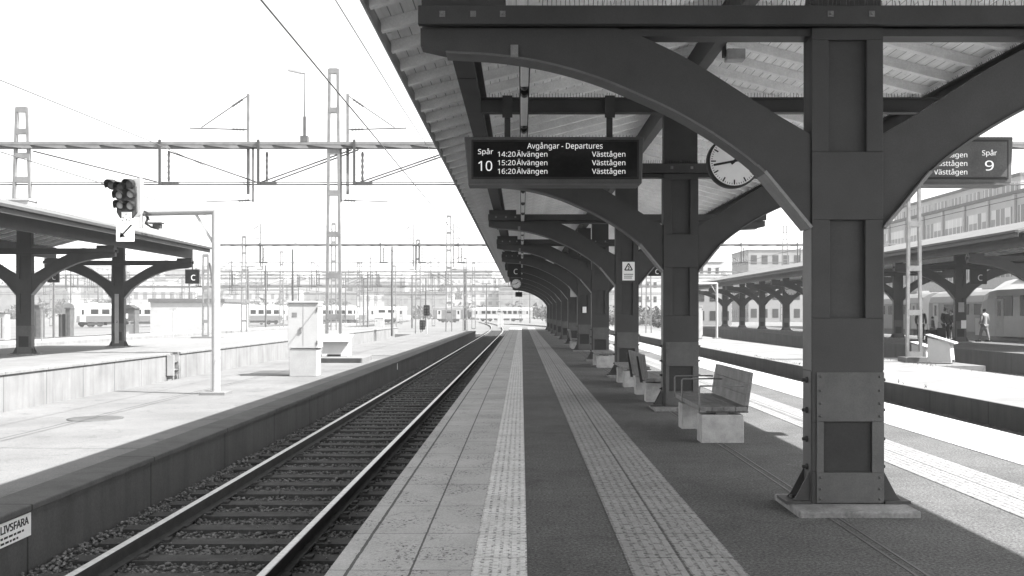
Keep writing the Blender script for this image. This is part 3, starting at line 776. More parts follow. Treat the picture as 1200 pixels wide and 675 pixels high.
plate_sign('platform_sign', 'dark C sign hanging from the right end of the left canopy', 'sign', (225-611)*44.5/1170, 44.5, EYE+(367-324)*44.5/1170, .62, .64, M['black'], 'C', M['textw'], .42, .55, .12)
plate_sign('platform_sign', 'dark C sign hanging behind the first column of the left canopy', 'sign', (62-611)*45.8/1170, 45.8, EYE+(367-324)*45.8/1170, .52, .55, M['black'], 'C', M['textw'], .36, .55, .12)
plate_sign('platform_sign', 'dark C sign hanging under the right canopy above the people', 'sign', (1147-611)*48.5/1170, 48.5, EYE+(367-324)*48.5/1170, .8, .75, M['black'], 'C', M['textw'], .5, .5, .12)
plate_sign('sector_plate', 'tall pale strip with a small 2 on the last left canopy column', 'sign', -18.43, 45.46, 1.30, .19, 2.25, M['offwhite'], '2', M['textb'], .16, depth=.02)
plate_sign('notice_board', 'pale framed notice on the right canopy column above the timetable', 'notice', 22.40, 50.83, 1.85, .30, .5, M['offwhite'], None, depth=.01)
plate_sign('timetable', 'white timetable low on the right canopy column', 'notice', 22.52, 50.83, .98, .26, .42, M['sign'], None, depth=.012)

# ------------------------------------------------------------------ catenary gantries
def lattice(m, x, y, z0, z1, w0, w1, leg=.10, n=None, dark=0):
    n = n or max(4, int((z1-z0)/1.5))
    for s in (-1, 1): m.bar((x+s*w0/2, y, z0), (x+s*w1/2, y, z1), leg, .14, up=(0, 1, 0))
    for i in range(n+1):
        t = i/n; w = w0+(w1-w0)*t; z = z0+(z1-z0)*t; z = min(max(z, z0+.1), z1-.08)
        m.box(x-w/2, x+w/2, y-.075, y-.065, z-.1, z+.1); m.box(x-w/2, x+w/2, y+.065, y+.075, z-.1, z+.1)
def insul(m, a, b, r=.05, n=6):
    a = Vector(a); b = Vector(b); pts = []; rs = []
    for i in range(2*n+1): pts.append(a.lerp(b, i/(2*n))); rs.append(r if i % 2 else r*.6)
    m.tube(pts, rs, 8)
def gantry(label, Y, zb, masts, x0, x1, tracks, group, detail=True, lattice_w=.5, zlow=1.65, beamh=.24):
    if not detail: beamh = .17
    t = thing('catenary_gantry', label, 'gantry', (masts[0][0], Y, masts[0][1]), 0, group)
    ox, oz = masts[0][0], masts[0][1]
    for (mx, mz, mt, w) in masts:
        m = MB(); lattice(m, mx-ox, 0, mz-oz, mt-oz, w, w*.6); m.build('mast', M['galv'], t)
    b = MB(); zc = zb-oz; b.box(x0-ox, x1-ox, -.13, .13, zc+.01, zc+beamh/2)
    q = x0-ox; b.cur = 1; b.box(x0-ox, x1-ox, -.11, .11, zc-beamh/2, zc+.0095); b.cur = 0
    while q < x1-ox-1.3: b.prism([(q, zc-.01), (q+1.15, zc-.01), (q+1.25, zc-beamh/2-.004), (q+.9, zc-beamh/2-.004)], 'y', -.125, -.111); q += 1.28
    b.build('beam', [M['galv'], M['dark']] if detail else [M['galv'], M['galvdark']], t)
    lw = MB(); zl = zb-zlow-oz
    lw.tube([(x0-ox, 0, zl), (x1-ox, 0, zl)], .028, 6); lw.tube([(x0-ox, .03, zl+.08), (x1-ox, .03, zl+.08)], .018, 5)
    lw.build('span_wire', M['galvdark'], t)
    for q in tracks['droppers']:
        d = MB(); d.box(q-ox-.045, q-ox+.045, -.2, -.13, zl, zb-oz+beamh*.8); d.build('dropper', M['dark'], t)
        i = MB(); insul(i, (q-ox+.28, 0, zb-oz-beamh), (q-ox+.28, 0, zl+.12), .06, 5); i.box(q-ox-.05, q-ox+.65, -.08, .08, zl-.03, zl+.10); i.build('insulator', M['insul'], t)
    for a, b_ in tracks['stays']:
        s = MB(); s.tube([(a[0]-ox, .05, a[1]-oz), (b_[0]-ox, .05, b_[1]-oz)], .027, 6); s.build('stay_rod', M['galvdark'], t)
    for q, s in tracks['brackets']:                                        # upright with arm and diagonal, side s
        m = MB(); m.box(q-ox-.05, q-ox+.05, .13, .21, zl-.35, zb-oz+1.95); x = q-ox
        m.build('upright', M['galv'], t)
        a = MB(); a.tube([(x, .17, zb-oz+.62), (x+s*2.2, .17, zb-oz+.68)], .024, 6); a.tube([(x, .17, zb-oz+1.9), (x+s*1.75, .17, zb-oz+.70)], .02, 6)
        insul(a, (x+s*.12, .17, zb-oz+.623), (x+s*.6, .17, zb-oz+.635), .05, 4); insul(a, (x+s*.2, .17, zb-oz+1.76), (x+s*.6, .17, zb-oz+1.49), .05, 4)
        a.build('bracket_arm', M['galvdark'], t)
        xx = x-s*.22
        r = MB(); r.box(xx-.03, xx+.03, -.02, .04, zl-.65, zb-oz); r.tube([(xx, 0, zl-.58), (xx+s*1.75, 0, zl-.64)], .018, 6); insul(r, (xx+s*.12, 0, zl-.585), (xx+s*.55, 0, zl-.60), .05, 4)
        r.build('registration_arm', M['galvdark'], t)
    return t
GY = 37.1
X = lambda p: (p-611)*GY/1170
ZB = EYE+(367-170.5)*GY/1170
zL = ZB-1.45
gantry('near pale lattice portal gantry spanning the tracks above the left canopy', GY, ZB, [(X(391), LZ, EYE+(367-81)*GY/1170, .52), (X(1071), -.07, ZB+2, .5), (X(26), 5.62, EYE+(367-126)*GY/1170, .62)],
       X(-40), X(1290), dict(droppers=[X(189), X(304), X(416), X(534), X(1120)],
       stays=[((X(38), ZB-.2), (X(184), zL+.1)), ((X(196), ZB-.2), (X(300), zL+.1)), ((X(306), zL+.1), (X(412), ZB-.15)), ((X(318), zL+.1), (X(420), ZB-.15)), ((X(422), zL+.1), (X(528), ZB-.2)), ((X(432), zL+.1), (X(536), ZB-.2)), ((X(1085), ZB-.2), (X(1118), zL+.1))],
       brackets=[(X(289.5), -1), (X(406.5), 1)]), None, True, zlow=1.45)
# roof collar where the left mast goes through the canopy
t = thing('mast_collar', 'pale box collar round the mast on the left canopy roof', 'collar', (X(26), GY, 5.4)); MB().box(-.40, .40, -.35, .35, -.1, .30).box(-.44, .44, -.39, .39, .301, .37).build('collar_box', M['offwhite'], t)
t = thing('foundation_block', 'concrete mast foundation with white box lid beside right mast', 'foundation', (X(1071), GY, RZ)); MB().box(-.45, .45, -.4, .4, -.5, .175).build('block', M['conc'], t)
# lamp on top of the beam
def beam_lamp(label, x, y, z, h, s):
    t = thing('yard_lamp', label, 'lamp', (x, y, z)); MB().box(-.14, .14, -.14, .14, 0, .22).box(-.05, .05, -.05, .05, .22, .95).build('lamp_foot', M['galvdark'], t)
    MB().tube([(0, 0, .95), (0, 0, h), (s*.12, 0, h+.02)], .03, 8).build('pole', M['galvdark'], t)
    MB().prism([(s*.08, h-.02), (s*.62, h+.10), (s*.6, h+.17), (s*.1, h+.06)], 'y', -.09, .09).build('lamp_head', M['offwhite'], t); return t
t = thing('speaker_box', 'small pale box fixed beside the ridge beam behind the near arch', 'speaker', (2.80, 13.1, 4.93)); MB().box(-.12, .12, -.1, .1, -.07, .07).build('case', M['conc_block'], t, .01); MB().box(-.16, -.121, -.05, .05, -.02, .17).build('bracket', M['steel'], t)
beam_lamp('slender lamp post standing on the near gantry beam', X(357), GY, ZB+.12, (165-78)*GY/1170-.2, -1)
G2 = 91.4; X2 = lambda p: (p-611)*G2/1170; ZB2 = EYE+(367-287)*G2/1170
gantry('second pale lattice gantry across the tracks at the far platform end', G2, ZB2, [(X2(391), -.7, ZB2+2, .5), (X2(490), -.7, ZB2+.5, .5), (X2(526), -.7, ZB2+2.7, .55), (X2(286), -.7, ZB2+.8, .5), (X2(760), -.7, ZB2+1.6, .5), (X2(1010), -.7, ZB2+1.6, .5)],
       X2(255), X2(1100), dict(droppers=[X2(q) for q in (305, 446, 491, 537, 868, 934)], stays=[((X2(400), ZB2-.2), (X2(442), ZB2-1.5)), ((X2(450), ZB2-.2), (X2(486), ZB2-1.5)), ((X2(530), ZB2-1.4), (X2(570), ZB2-.2)), ((X2(840), ZB2-.2), (X2(866), ZB2-1.5))],
       brackets=[(X2(484), -1), (X2(531), 1), (X2(305), -1)]), None)
for gi, (gy, mx, a, b) in enumerate(((122, (330, 462, 545), 250, 900), (140, (150, 290, 420, 555), -40, 1000), (172, (60, 230, 372, 508), -60, 1000), (205, (100, 215, 330, 470, 585), -60, 940), (245, (40, 180, 300, 440, 530, 610), 0, 900), (290, (120, 260, 380, 455, 520, 600), 20, 900))):
    XX = lambda p: (p-611)*gy/1170
    zz = (6.6, 6.9, 7.6, 7.0, 8.2, 7.2)[gi]
    rg = random.Random(gi+40)
    ps = sorted(rg.uniform(a+10, 655) for _ in range(9)); pb = [rg.uniform(a+10, 655) for _ in range(7)]
    gantry(('short dark gantry just past the second gantry', 'third long gantry back, thin beam over the hazy yard', 'fourth long gantry back, set higher over the yard trains', 'fifth long gantry back, faint beam over the trains', 'tall faint gantry in front of the hillside', 'farthest faint gantry across the hazy yard')[gi], gy, zz, [(XX(p), -.72, zz+rg.uniform(.4, 2.6), .5) for p in mx], XX(a), XX(b),
           dict(droppers=[XX(p) for p in ps], stays=[((XX(p), zz-.2), (XX(p+rg.uniform(-34, 34)), zz-1.5)) for p in pb], brackets=[(XX(p), rg.choice((-1, 1))) for p in pb[:6]]), None, False)
# wires along the tracks
def wire(label, x, z, y0, y1, r=.009, sag=0., kx=0., group=None):
    pts = []; n = 24; r *= 1.45
    for i in range(n+1):
        y = y0+(y1-y0)*i/n; f = ((y-GY) % 54.3)/54.3
        pts.append((x - (kx*(y-96)**2 if y > 96 else 0), y, z-sag*4*f*(1-f)))
    o = MB().tube(pts, r, 5).build('overhead_wire', M['galvdark']); return tag(o, label, 'wire', group)
wire('contact wire running straight above the near track', -2.85, 4.98, -2, 200, .0085, 0, .00035)
wire('sagging carrier wire high above the near track', -2.80, 6.75, -2, 200, .0065, .5, .00035)
wire('contact wire above the track beside the left platform', -11.3, 5.05, -2, 260, .009)
wire('sagging carrier wire high above the left platform track', -11.3, 7.0, -2, 260, .009, .5)
wire('contact wire above the right platform track', 7.93, 5.05, 10, 200, .009)
wire('wire above the far right track past the low platform', 16.2, 5.3, 10, 200, .009)
for i, x in enumerate((-24.5, -34.5, -39.5)): wire('thin overhead wire over the left yard', x, 5.2, 20, 290, .011, 0, 0, 'overhead wires over the left yard')

# ------------------------------------------------------------------ signals, cabinets and boxes on the low platforms
def pole_gantry(label, x, y, z0, h, arm, s, rad=.085):
    t = thing('signal_post', label, 'signal post', (x, y, z0))
    MB().tube([(0, 0, 0), (0, 0, h)], rad, 16).lathe([(rad*2, -.0), (rad*2, .03), (rad*1.2, .05)], 16).build('post', M['white'], t)
    MB().tube([(s*-.02, 0, h-.04), (s*arm, 0, h-.07)], rad*1.0, 16).build('arm', M['white'], t)
    MB().bar((s*.03, 0, h-.75), (s*.42, 0, h-.1), .05, .05).build('brace', M['white'], t)
    MB().box(-.26, .26, -.26, .26, -.02, .06).build('footing', M['conc'], t, .01)
    return t
SY = 20.57; SX = lambda p: (p-611)*SY/1170; SZ = lambda p: EYE-(p-367)*SY/1170
pole_gantry('white pipe post with a horizontal arm holding the signal head', SX(253), SY, LZ, SZ(244.5)-LZ, 1.52, -1)
t = thing('track_signal', 'hooded two-column track signal with white arrow plate on the pipe arm', 'signal', (SX(168), SY, SZ(248)))
sx0 = SX(168)
MB().box(-.05, .015, -.14, -.04, SZ(268)-SZ(248), SZ(210)-SZ(248)).build('mounting_post', M['white'], t)
bp = MB(); bp.prism([(SX(q[0])-sx0, SZ(q[1])-SZ(248)) for q in ((143, 222), (157, 214), (164, 220), (165, 250), (160, 257), (146, 257), (142, 250))], 'y', -.24, -.17); bp.build('backing', M['dark'], t)
MB().prism([(SX(q[0])-sx0, SZ(q[1])-SZ(248)) for q in ((158, 211.5), (168, 209), (168.5, 252), (164, 256), (158, 254))], 'y', -.168, -.150).build('pale_backing', M['offwhite'], t)
for q in ((137, 218, 1), (147.5, 220.5, 1), (157.5, 217.5, 1), (146, 230, 0), (159, 229, 0), (147, 241.5, 0), (158.5, 242.5, 0)):
    xx, zz = SX(q[0])-sx0, SZ(q[1])-SZ(248); r = .098
    lens = MB().lathe([(r*.8, -.26), (r*.5, -.275), (.01, -.282)], 14, (xx, 0, zz), 'y').build('lens', M['conc_block'] if not q[2] else M['galvdark'], t)
    hm = MB(); n = 12
    for k in range(n):
        a0, a1 = math.pi*(-.18+1.36*k/n), math.pi*(-.18+1.36*(k+1)/n); l0 = .17*(.35+.65*math.sin(max(0, min(math.pi, a0)))); l1 = .17*(.35+.65*math.sin(max(0, min(math.pi, a1))))
        for rr in (r, r*1.1): hm.quad((xx+rr*math.cos(a0), -.24, zz+rr*math.sin(a0)), (xx+rr*math.cos(a1), -.24, zz+rr*math.sin(a1)), (xx+rr*math.cos(a1)-.03, -.24-l1, zz+rr*math.sin(a1)-.02), (xx+rr*math.cos(a0)-.03, -.24-l0, zz+rr*math.sin(a0)-.02))
    hm.lathe([(r*1.1, -.2), (r*1.1, -.255)], 14, (xx, 0, zz), 'y'); hm.build('hood', M['black'], lens)
pp = MB().box(SX(148.5)-sx0, SX(160)-sx0, -.27, -.262, SZ(261)-SZ(248), SZ(250)-SZ(248)).build('number_plate', M['sign'], t)
text('2x2', .14, M['textb'], pp, (SX(154.2)-sx0, -.2715, SZ(258)-SZ(248)), width=.19); text('G', .06, M['textb'], pp, (SX(154.2)-sx0, -.2715, SZ(253)-SZ(248)))
ap = MB().box(SX(142)-sx0, SX(163)-sx0, -.255, -.245, SZ(284)-SZ(248), SZ(262)-SZ(248)).build('arrow_plate', M['sign'], t)
am = MB(); a0 = Vector((SX(160)-sx0, -.2575, SZ(264.5)-SZ(248))); a1 = Vector((SX(146)-sx0, -.2575, SZ(279.5)-SZ(248))); am.bar(a0, a1.lerp(a0, .1), .003, .035, up=(.7, 0, -.7))
am.prism([(a1.x, a1.z), (a1.x+.115, a1.z+.02), (a1.x+.02, a1.z+.12)], 'y', -.259, -.256); am.build('arrow', M['textb'], ap)
cm = MB(); 
for a, b in (((172, 252), (177, 258)), ((176, 254), (173, 262)), ((172, 262), (180, 267)), ((180, 267), (188, 269)), ((171, 248), (178, 252))): cm.bar((SX(a[0])-sx0, -.1, SZ(a[1])-SZ(248)), (SX(b[0])-sx0, -.1, SZ(b[1])-SZ(248)), .04, .04)
cm.box(SX(175)-sx0, SX(192)-sx0, -.14, .04, SZ(262.5)-SZ(248), SZ(261)-SZ(248)); cm.box(SX(181)-sx0, SX(190)-sx0, -.12, .02, SZ(268)-SZ(248), SZ(263)-SZ(248))
cm.build('speaker_bracket', M['dark'], t)

CY = 26.4; CX = lambda p: (p-611)*CY/1170
def cabinet(label, x0, x1, y, z0, h, d, split=True):
    xc = (x0+x1)/2; w = (x1-x0)/2
    t = thing('relay_cabinet', label, 'cabinet', (xc, y, z0))
    hb_ = h*.37 if split else .08
    MB().box(-w*.9, w*.88, .0, d*.95, 0, hb_).build('base', M['offwhite'], t, .008)
    MB().box(-w, w, -.02, d, hb_+.012, h-.05).build('body', M['white'], t, .008)
    MB().box(-w*1.03, w*1.03, -.05, d+.03, h-.048, h).build('lid', M['white'], t, .01)
    MB().box(.0, .006, -.0245, -.0205, hb_+.06, h-.10).build('door_gap', M['galvdark'], t)
    MB().box(-w*.72, -w*.40, -.025, -.0205, h-.42, h-.30).build('label_plate', M['galv'], t)
    for q in (hb_+.16, h-.22): MB().tube([(w*.93, -.028, q-.05), (w*.93, -.028, q+.05)], .014, 8).build('hinge', M['galvdark'], t)
    MB().box(-.09, -.03, -.045, -.0205, hb_+.42, hb_+.56).build('handle', M['galv'], t)
    return t
cabinet('tall white relay cabinet on its base on the left low platform', CX(337.5), CX(373), CY, LZ, EYE-(353-367)*CY/1170-LZ, .62)
struct_hatch = MB().box(CX(283)-.1, CX(338), 26.6, 28.9, 0, .012).build('cable_hatch', M['dark'], None, 0, (0, 0, LZ-.002)); tag(struct_hatch, 'flat dark hatch cover beside the tall white cabinet', 'hatch')
mh = MB().lathe([(.42, 0), (.42, .008), (.36, .010)], 32).build('manhole_cover', M['conc_wall'], None, 0, (-6.75, 1170*(EYE-LZ)/(490.5-367), LZ-.003)); tag(mh, 'round manhole cover set in the left low platform', 'manhole cover')
def slant_box(label, x, y, z0, w, d, h, face):
    t = thing('cable_box', label, 'box', (x, y, z0))
    MB().prism([(-d, .0), (d, .0), (d, h), (-d*.85, h*.8)], 'x', -w*.86, w*.86).build('body', M['white'], t, .008)
    MB().prism([(-d*1.25, h*.74), (d*1.15, h*1.08), (d*1.15, h*1.13), (-d*1.25, h*.80)], 'x', -w, w).build('lid', M['white'], t, .006)
    MB().box(-w*.5, w*.4, -d-.02, -d-.001, .0, .08).build('cable_opening', M['black'], t); return t
bY = 35.2
slant_box('white cable box with overhanging slanted lid on a slab by the left mast', (395-611)*bY/1170, bY, LZ+.16, .52, .42, .68, 0)
sb = thing('concrete_slab', 'low concrete slab under the left cable box', 'slab', ((398-611)*34.6/1170, 34.6, LZ)); MB().box(-.95, .95, -1.0, 1.1, -.02, .16).build('slab_body', M['conc'], sb, .01); MB().box(-.98, .9, -1.04, -1.002, .0, .15).build('edge_angle', M['dark'], sb)
sb2 = slant_box('white cable box with slanted lid standing by the right mast', (1103-611)*36.0/1170, 36.0, RZ+.05, .46, .40, .88, 1); sb2.rotation_euler.z = R(58)
slant_box('small pale cable box at the foot of the right mast', (1081-611)*37.6/1170, 37.6, RZ+.05, .3, .3, .6, 1).rotation_euler.z = R(40)
pole_gantry('distant white pipe post with arm on the right low platform', (840-611)*71/1170, 71, RZ, 3.95, 1.3, -1)
cabinet('narrow white cabinet beside the distant pipe post', (815-611)*69/1170, (823.5-611)*69/1170, 69, RZ, 2.3, .5, False)
cabinet('white cabinet far along the tracks near the short signals', (439-611)*112/1170, (449.5-611)*112/1170, 112, -.72, 1.75, .6, False)
cabinet('thin white cabinet at the end of the near platform', (583-611)*150/1170, (590-611)*150/1170, 150, -.72, 2.4, .5, False)
def dwarf_signal(label, x, y, z0, h):
    t = thing('short_signal', label, 'signal', (x, y, z0)); MB().tube([(0, 0, 0), (0, 0, h)], .05, 8).build('post', M['offwhite'], t)
    MB().box(-.25, .25, -.1, .1, h-.1, h+.75).build('backing', M['black'], t, .05)
    for q in (.12, .34, .56):
        for s in (-.12, .12): MB().lathe([(.07, 0), (.08, -.02), (.08, -.15)], 10, (s, -.1, h-.05+q), 'y').build('hood', M['dark'], t)
    return t
dwarf_signal('dark short signal on a white post by the far tracks', (500-611)*80/1170, 80, -.7, 1.15+1.0)
dwarf_signal('low dark signal left of the far short signal', (495-611)*88/1170, 88, -.7, .9)
wl = thing('wall_ladder', 'dark steel steps hung on the pale left platform wall', 'ladder', (LPX, LPX*1170/(198-611), -.86))
MB().box(0, .04, -.35, .35, .0, .82).build('backplate', M['dark'], wl); MB().box(.041, .3, -.32, -.26, 0, .8).build('side_plate', M['offwhite'], wl); MB().box(.041, .3, .26, .32, 0, .8).build('side_plate', M['offwhite'], wl)
for q in (.2, .5): MB().box(.042, .28, -.255, .255, q, q+.04).build('step', M['galv'], wl)

# ------------------------------------------------------------------ trains
def coach(label, x, y, rz_, L=25., body='train', h=3.7, z0=-.55, nose=False, wins=9, roofm='offwhite', low='train', winz=(2.0, 2.75)):
    t = thing('train_coach', label, 'train', (x, y, z0), rz_)
    prof = [(-1.45, .75), (1.45, .75), (1.5, 1.4), (1.48, 2.9), (1.32, 3.35), (.9, 3.62), (.4, h), (-.4, h), (-.9, 3.62), (-1.32, 3.35), (-1.48, 2.9), (-1.5, 1.4)]
    b = MB()
    if nose:
        rings = []; xs = [(-L/2, 1, 1), (L/2-2.6, 1, 1), (L/2-1.6, .97, .97), (L/2-.8, .9, .9), (L/2-.25, .78, .74), (L/2, .6, .5)]
        vs = []
        for xx, sy, sz in xs: vs += [(xx, p[0]*sy, .75+(p[1]-.75)*sz) for p in prof]
        n = len(prof); fs = [(i*n+k, i*n+(k+1) % n, (i+1)*n+(k+1) % n, (i+1)*n+k) for i in range(len(xs)-1) for k in range(n)]
        b.add(vs, fs); b.add(vs[:n], [tuple(range(n))]); b.add(vs[-n:], [tuple(range(n))])
    else: b.prism(prof, 'x', -L/2, L/2)
    b.build('body', M[body], t, .05)
    MB().box(-L/2+.3, L/2-.3, -1.515, 1.515, .78, 1.75).build('lower_panel', M[low], t)
    step = (L-5)/wins
    for s in (-1, 1):
        wm = None
        for i in range(wins):
            xx = -L/2+2.5+step*(i+.5)
            MB().box(xx-step*.34, xx+step*.34, *sorted((s*1.49, s*1.512)), winz[0], winz[1]).build('window', M['glassdark'], t)
        for xx in (-L/2+1.4, L/2-(3.2 if nose else 1.4)): 
            d = MB().box(xx-.5, xx+.5, *sorted((s*1.48, s*1.519)), .85, 2.85).build('door', M['offwhite'], t); MB().box(xx-.2, xx+.2, *sorted((s*1.5195, s*1.523)), 1.9, 2.7).build('door_window', M['glassdark'], d)
    for xx in (-L/2+4, L/2-4):
        g = MB().box(xx-1.5, xx+1.5, -1.1, 1.1, .3, .7).build('bogie', M['traindark'], t)
        for q in (-.95, .95): 
            w = MB()
            for s in (-1, 1): w.lathe([(.45, -.06), (.45, .06)], 16, (xx+q, s*.95, .45), 'y')
            w.build('wheel', M['dark'], g)
    MB().box(-L/2+6, L/2-6, -1.2, 1.2, .25, .74).build('underframe', M['traindark'], t)
    for i in range(4): xx = -L/2+4+i*(L-8)/3; MB().box(xx-.8, xx+.8, -.5, .5, h+.001, h+.16).build('roof_unit', M['offwhite'], t)
    return t
# grey multiple unit at the right canopy
coach('grey commuter train with a rounded nose beside the right platform', 27.95, 48.2, R(90), 20.5, 'train', 3.95, -.5, True, 6, low='train', winz=(1.9, 3.0))
coach('pale train coach behind the people on the far right track', 33.5, 66, R(90), 25, 'trainmid', 3.8, -.55, False, 8, low='trainmid')
coach('pale train coach seen past the near column farther up the right yard', 33.5, 92.5, R(90), 25, 'trainmid', 3.8, -.55, False, 8, low='trainmid')
# trains across the left yard
A = Vector(((78-611)*152/1170, 152)); B = Vector(((424-611)*214/1170, 214)); d = (B-A).normalized(); ang = math.atan2(d.y, d.x); Lc = (B-A).length/3
for i, lb in enumerate(('white coach of the yard train nearest the left canopy column', 'middle pale coach of the yard train with grey lower side', 'right end coach of the yard train with dark windows')):
    p = A+d*(Lc*(i+.5)); coach(lb, p.x, p.y, ang, Lc-.6, 'trainlight', 3.7, -.6, i == 2, 9, low='trainlow')
coach('grey locomotive right of the yard train', (453-611)*228/1170, 228, R(8), 9.2, 'train', 3.6, -.6, False, 2, winz=(2.3, 2.9))
coach('dark freight van behind the far signal', (526-611)*232/1170, 232, R(4), 7.2, 'traindark', 3.2, -.6, False, 1, low='traindark', winz=(2.2, 2.5))
coach('white coach with a row of windows at the end of the track', (588-611)*262/1170, 262, R(3), 16, 'trainlight', 3.6, -.6, False, 8)

# ------------------------------------------------------------------ buildings
def building(name, label, cat, x0, x1, y0, y1, z1, m, floors=3, bays=8, faces='front', roof=True, z0=-.75, win='glassdark', group=None, gable=0, wh=.5, ww=.55):
    t = thing(name, label, cat, ((x0+x1)/2, (y0+y1)/2, z0), 0, group); cx, cy = (x0+x1)/2, (y0+y1)/2
    W, D, H = (x1-x0)/2, (y1-y0)/2, z1-z0
    MB().box(-W, W, -D, D, 0, H).build('wall', M[m], t)
    if gable: MB().prism([(-D-.3, H+.003), (D+.3, H+.003), (0, H+gable)], 'x', -W-.3, W+.3).build('roof', M['roof'], t)
    elif roof: MB().box(-W-.15, W+.15, -D-.15, D+.15, H+.003, H+.35).build('roof', M['roof'], t)
    fh = H/floors
    for f in range(floors):
        z = fh*(f+.5)
        if 'front' in faces:
            for b in range(bays):
                xx = -W+(b+.5)*2*W/bays; w = MB().box(xx-W/bays*ww, xx+W/bays*ww, -D-.05, -D+.05, z-fh*wh/2, z+fh*wh/2); w.build('window', M[win], t)
        if 'left' in faces:
            for b in range(bays):
                yy = -D+(b+.5)*2*D/bays; w = MB().box(-W-.06, -W+.05, yy-D/bays*ww, yy+D/bays*ww, z-fh*wh/2, z+fh*wh/2); w.build('window', M[win], t)
    return t
ob = building('office_building', 'long pale office building with window bands above the right canopy', 'building', 50, 66, 78, 170, 13.6, 'facade', 3, 16, 'left', True, -.75, 'window_mid', None, 0, .5, .78)
for k in range(17): MB().box(-8.25, -8.06, -46+k*5.75-.2, -46+k*5.75+.2, 0, 14.3).build('pier', M['facade'], ob)
MB().box(-8.4, -8.251, -46, 46, 4.9, 6.0).build('string_course', M['offwhite'], ob)
building('rooftop_storey', 'set-back glazed top storey on the pale office building', 'building', 56, 64, 112, 150, 17.0, 'facade', 1, 8, 'left', True, 13.96, 'window_mid', None, 0, .6, .75)
building('apartment_block', 'dim city block with small roof tower seen between near columns', 'building', 58, 80, 255, 275, 17.5, 'facade2', 4, 8, 'front left')
t = thing('lattice_tower', 'small lattice tower on the city block past the near column', 'tower', (66, 250, 17.5)); m = MB(); lattice(m, 0, 0, -18, 6, 2.4, .8, .25, 14); m.build('tower_frame', M['galvdark'], t)
building('apartment_block', 'pale apartment block with many small windows behind the second column', 'building', 32, 60, 300, 312, 16.5, 'facade', 4, 12, 'front', wh=.4, ww=.4)
building('brick_building', 'mid grey brick building at the end of the track', 'building', 33, 40, 190, 200, 6.5, 'facade2', 2, 3, 'front')
# left of the yard
YK = 100; KX = lambda p: (p-611)*YK/1170
building('yard_shed', 'long low white shed with thin dark roof edge beside the kiosk', 'shed', KX(176), KX(262), YK, YK+9, EYE+(367-354)*YK/1170, 'white', 1, 1, '', True)
k = thing('signal_kiosk', 'small grey kiosk with pointed dark roof on legs', 'kiosk', (KX(167), YK-3, -.75))
MB().box(-.62, .62, -.6, .6, 1.55, 2.75).build('cabin', M['galvdark'], k); MB().prism([(-.75, 2.753), (.75, 2.753), (0, 3.15)], 'y', -.75, .75).build('roof', M['dark'], k); MB().box(-.45, -.05, -.64, -.601, 1.8, 2.25).build('notice', M['sign'], k)
for s in (-1, 1): MB().box(s*.55-.06, s*.55+.06, -.5, .5, 0, 1.549).build('leg', M['galvdark'], k)
MB().box(-.35, .4, -.3, .3, 0, 1.2).build('cupboard', M['white'], k)
def yard_cab(label, p0, p1, ytop, Y, m='galvdark'):
    x0, x1 = (p0-611)*Y/1170, (p1-611)*Y/1170; t = thing('equipment_cabinet', label, 'cabinet', ((x0+x1)/2, Y, -.75)); w = (x1-x0)/2; h = EYE+(367-ytop)*Y/1170+.75
    MB().box(-w, w, -.4, .4, 0, h-.1).build('body', M[m], t, .01); MB().box(-w*1.25, w*1.25, -.5, .5, h-.098, h).build('lid', M['galvdark'], t); MB().box(-w*.1, w*.1, -.42, -.401, h*.1, h*.8).build('door_gap', M['dark'], t); return t
yard_cab('grey double cabinet with flat lid right of the left canopy column', 39, 50, 357, 88, 'galvdark')
yard_cab('tall dark grey cabinet left of the white yard train', 79, 84.5, 360.5, 92, 'galvdark')
yard_cab('short dark cabinet next to the tall grey yard cabinet', 71, 74.5, 368, 92, 'dark')
yard_cab('pale cabinet half hidden at the left frame edge', 1, 9, 366, 84, 'offwhite')
def pole(label, p, Y, ytop, r=.09, m='galvdark', cross=None, group=None, z0=-.75):
    x = (p-611)*Y/1170; h = EYE+(367-ytop)*Y/1170-z0
    t = thing('yard_pole', label, 'pole', (x, Y, z0), 0, group); MB().tube([(0, 0, 0), (0, 0, h)], [r, r*.7], 8).build('shaft', M[m], t)
    if cross: MB().box(-cross, cross, -.05, .05, h-.12, h).build('crosspiece', M[m], t)
    return t
pole('thin white T-shaped post in front of the white shed', 203, 70, 361, .05, 'offwhite', .28)
pole('thin grey post behind the first left canopy column', 49, 60, 358, .05, 'galv', .15)
pole('dark slim pole under the C sign left of the yard train', 63, 85, 318, .10, 'galvdark')
for i, (p, Y, yt) in enumerate(((290.5, 125, 312), (311.5, 118, 311), (343, 108, 292), (431, 140, 318), (426, 170, 326), (459.5, 100, 289), (483, 150, 322), (499, 170, 326), (545, 130, 318), (570, 190, 332), (20, 150, 320), (83, 160, 318), (115, 170, 322), (350, 180, 322), (222, 140, 330), (405, 190, 318), (621, 230, 318), (640, 240, 332), (752, 210, 322))):
    pole('slim catenary pole standing among the hazy yard tracks', p, Y, yt, .13, 'dark' if i in (2, 8, 7) else 'galvdark', .9 if i % 3 == 0 else None, 'slim poles in the hazy yard')
# A-frame mast at the end of the left canopy
t = thing('braced_mast', 'lattice mast with a leaning brace behind the left canopy end', 'mast', ((241-611)*62/1170, 62, LPZ)); m = MB(); lattice(m, 0, 0, 0, 5.2, .35, .3, .09, 5); m.build('mast_frame', M['galv'], t)
MB().bar((.85, 0, 0), (.25, 0, 4.7), .09, .09).build('brace', M['galvdark'], t); MB().box(-.8, 1.0, -.4, .4, -.04, .09).build('footing', M['conc'], t)

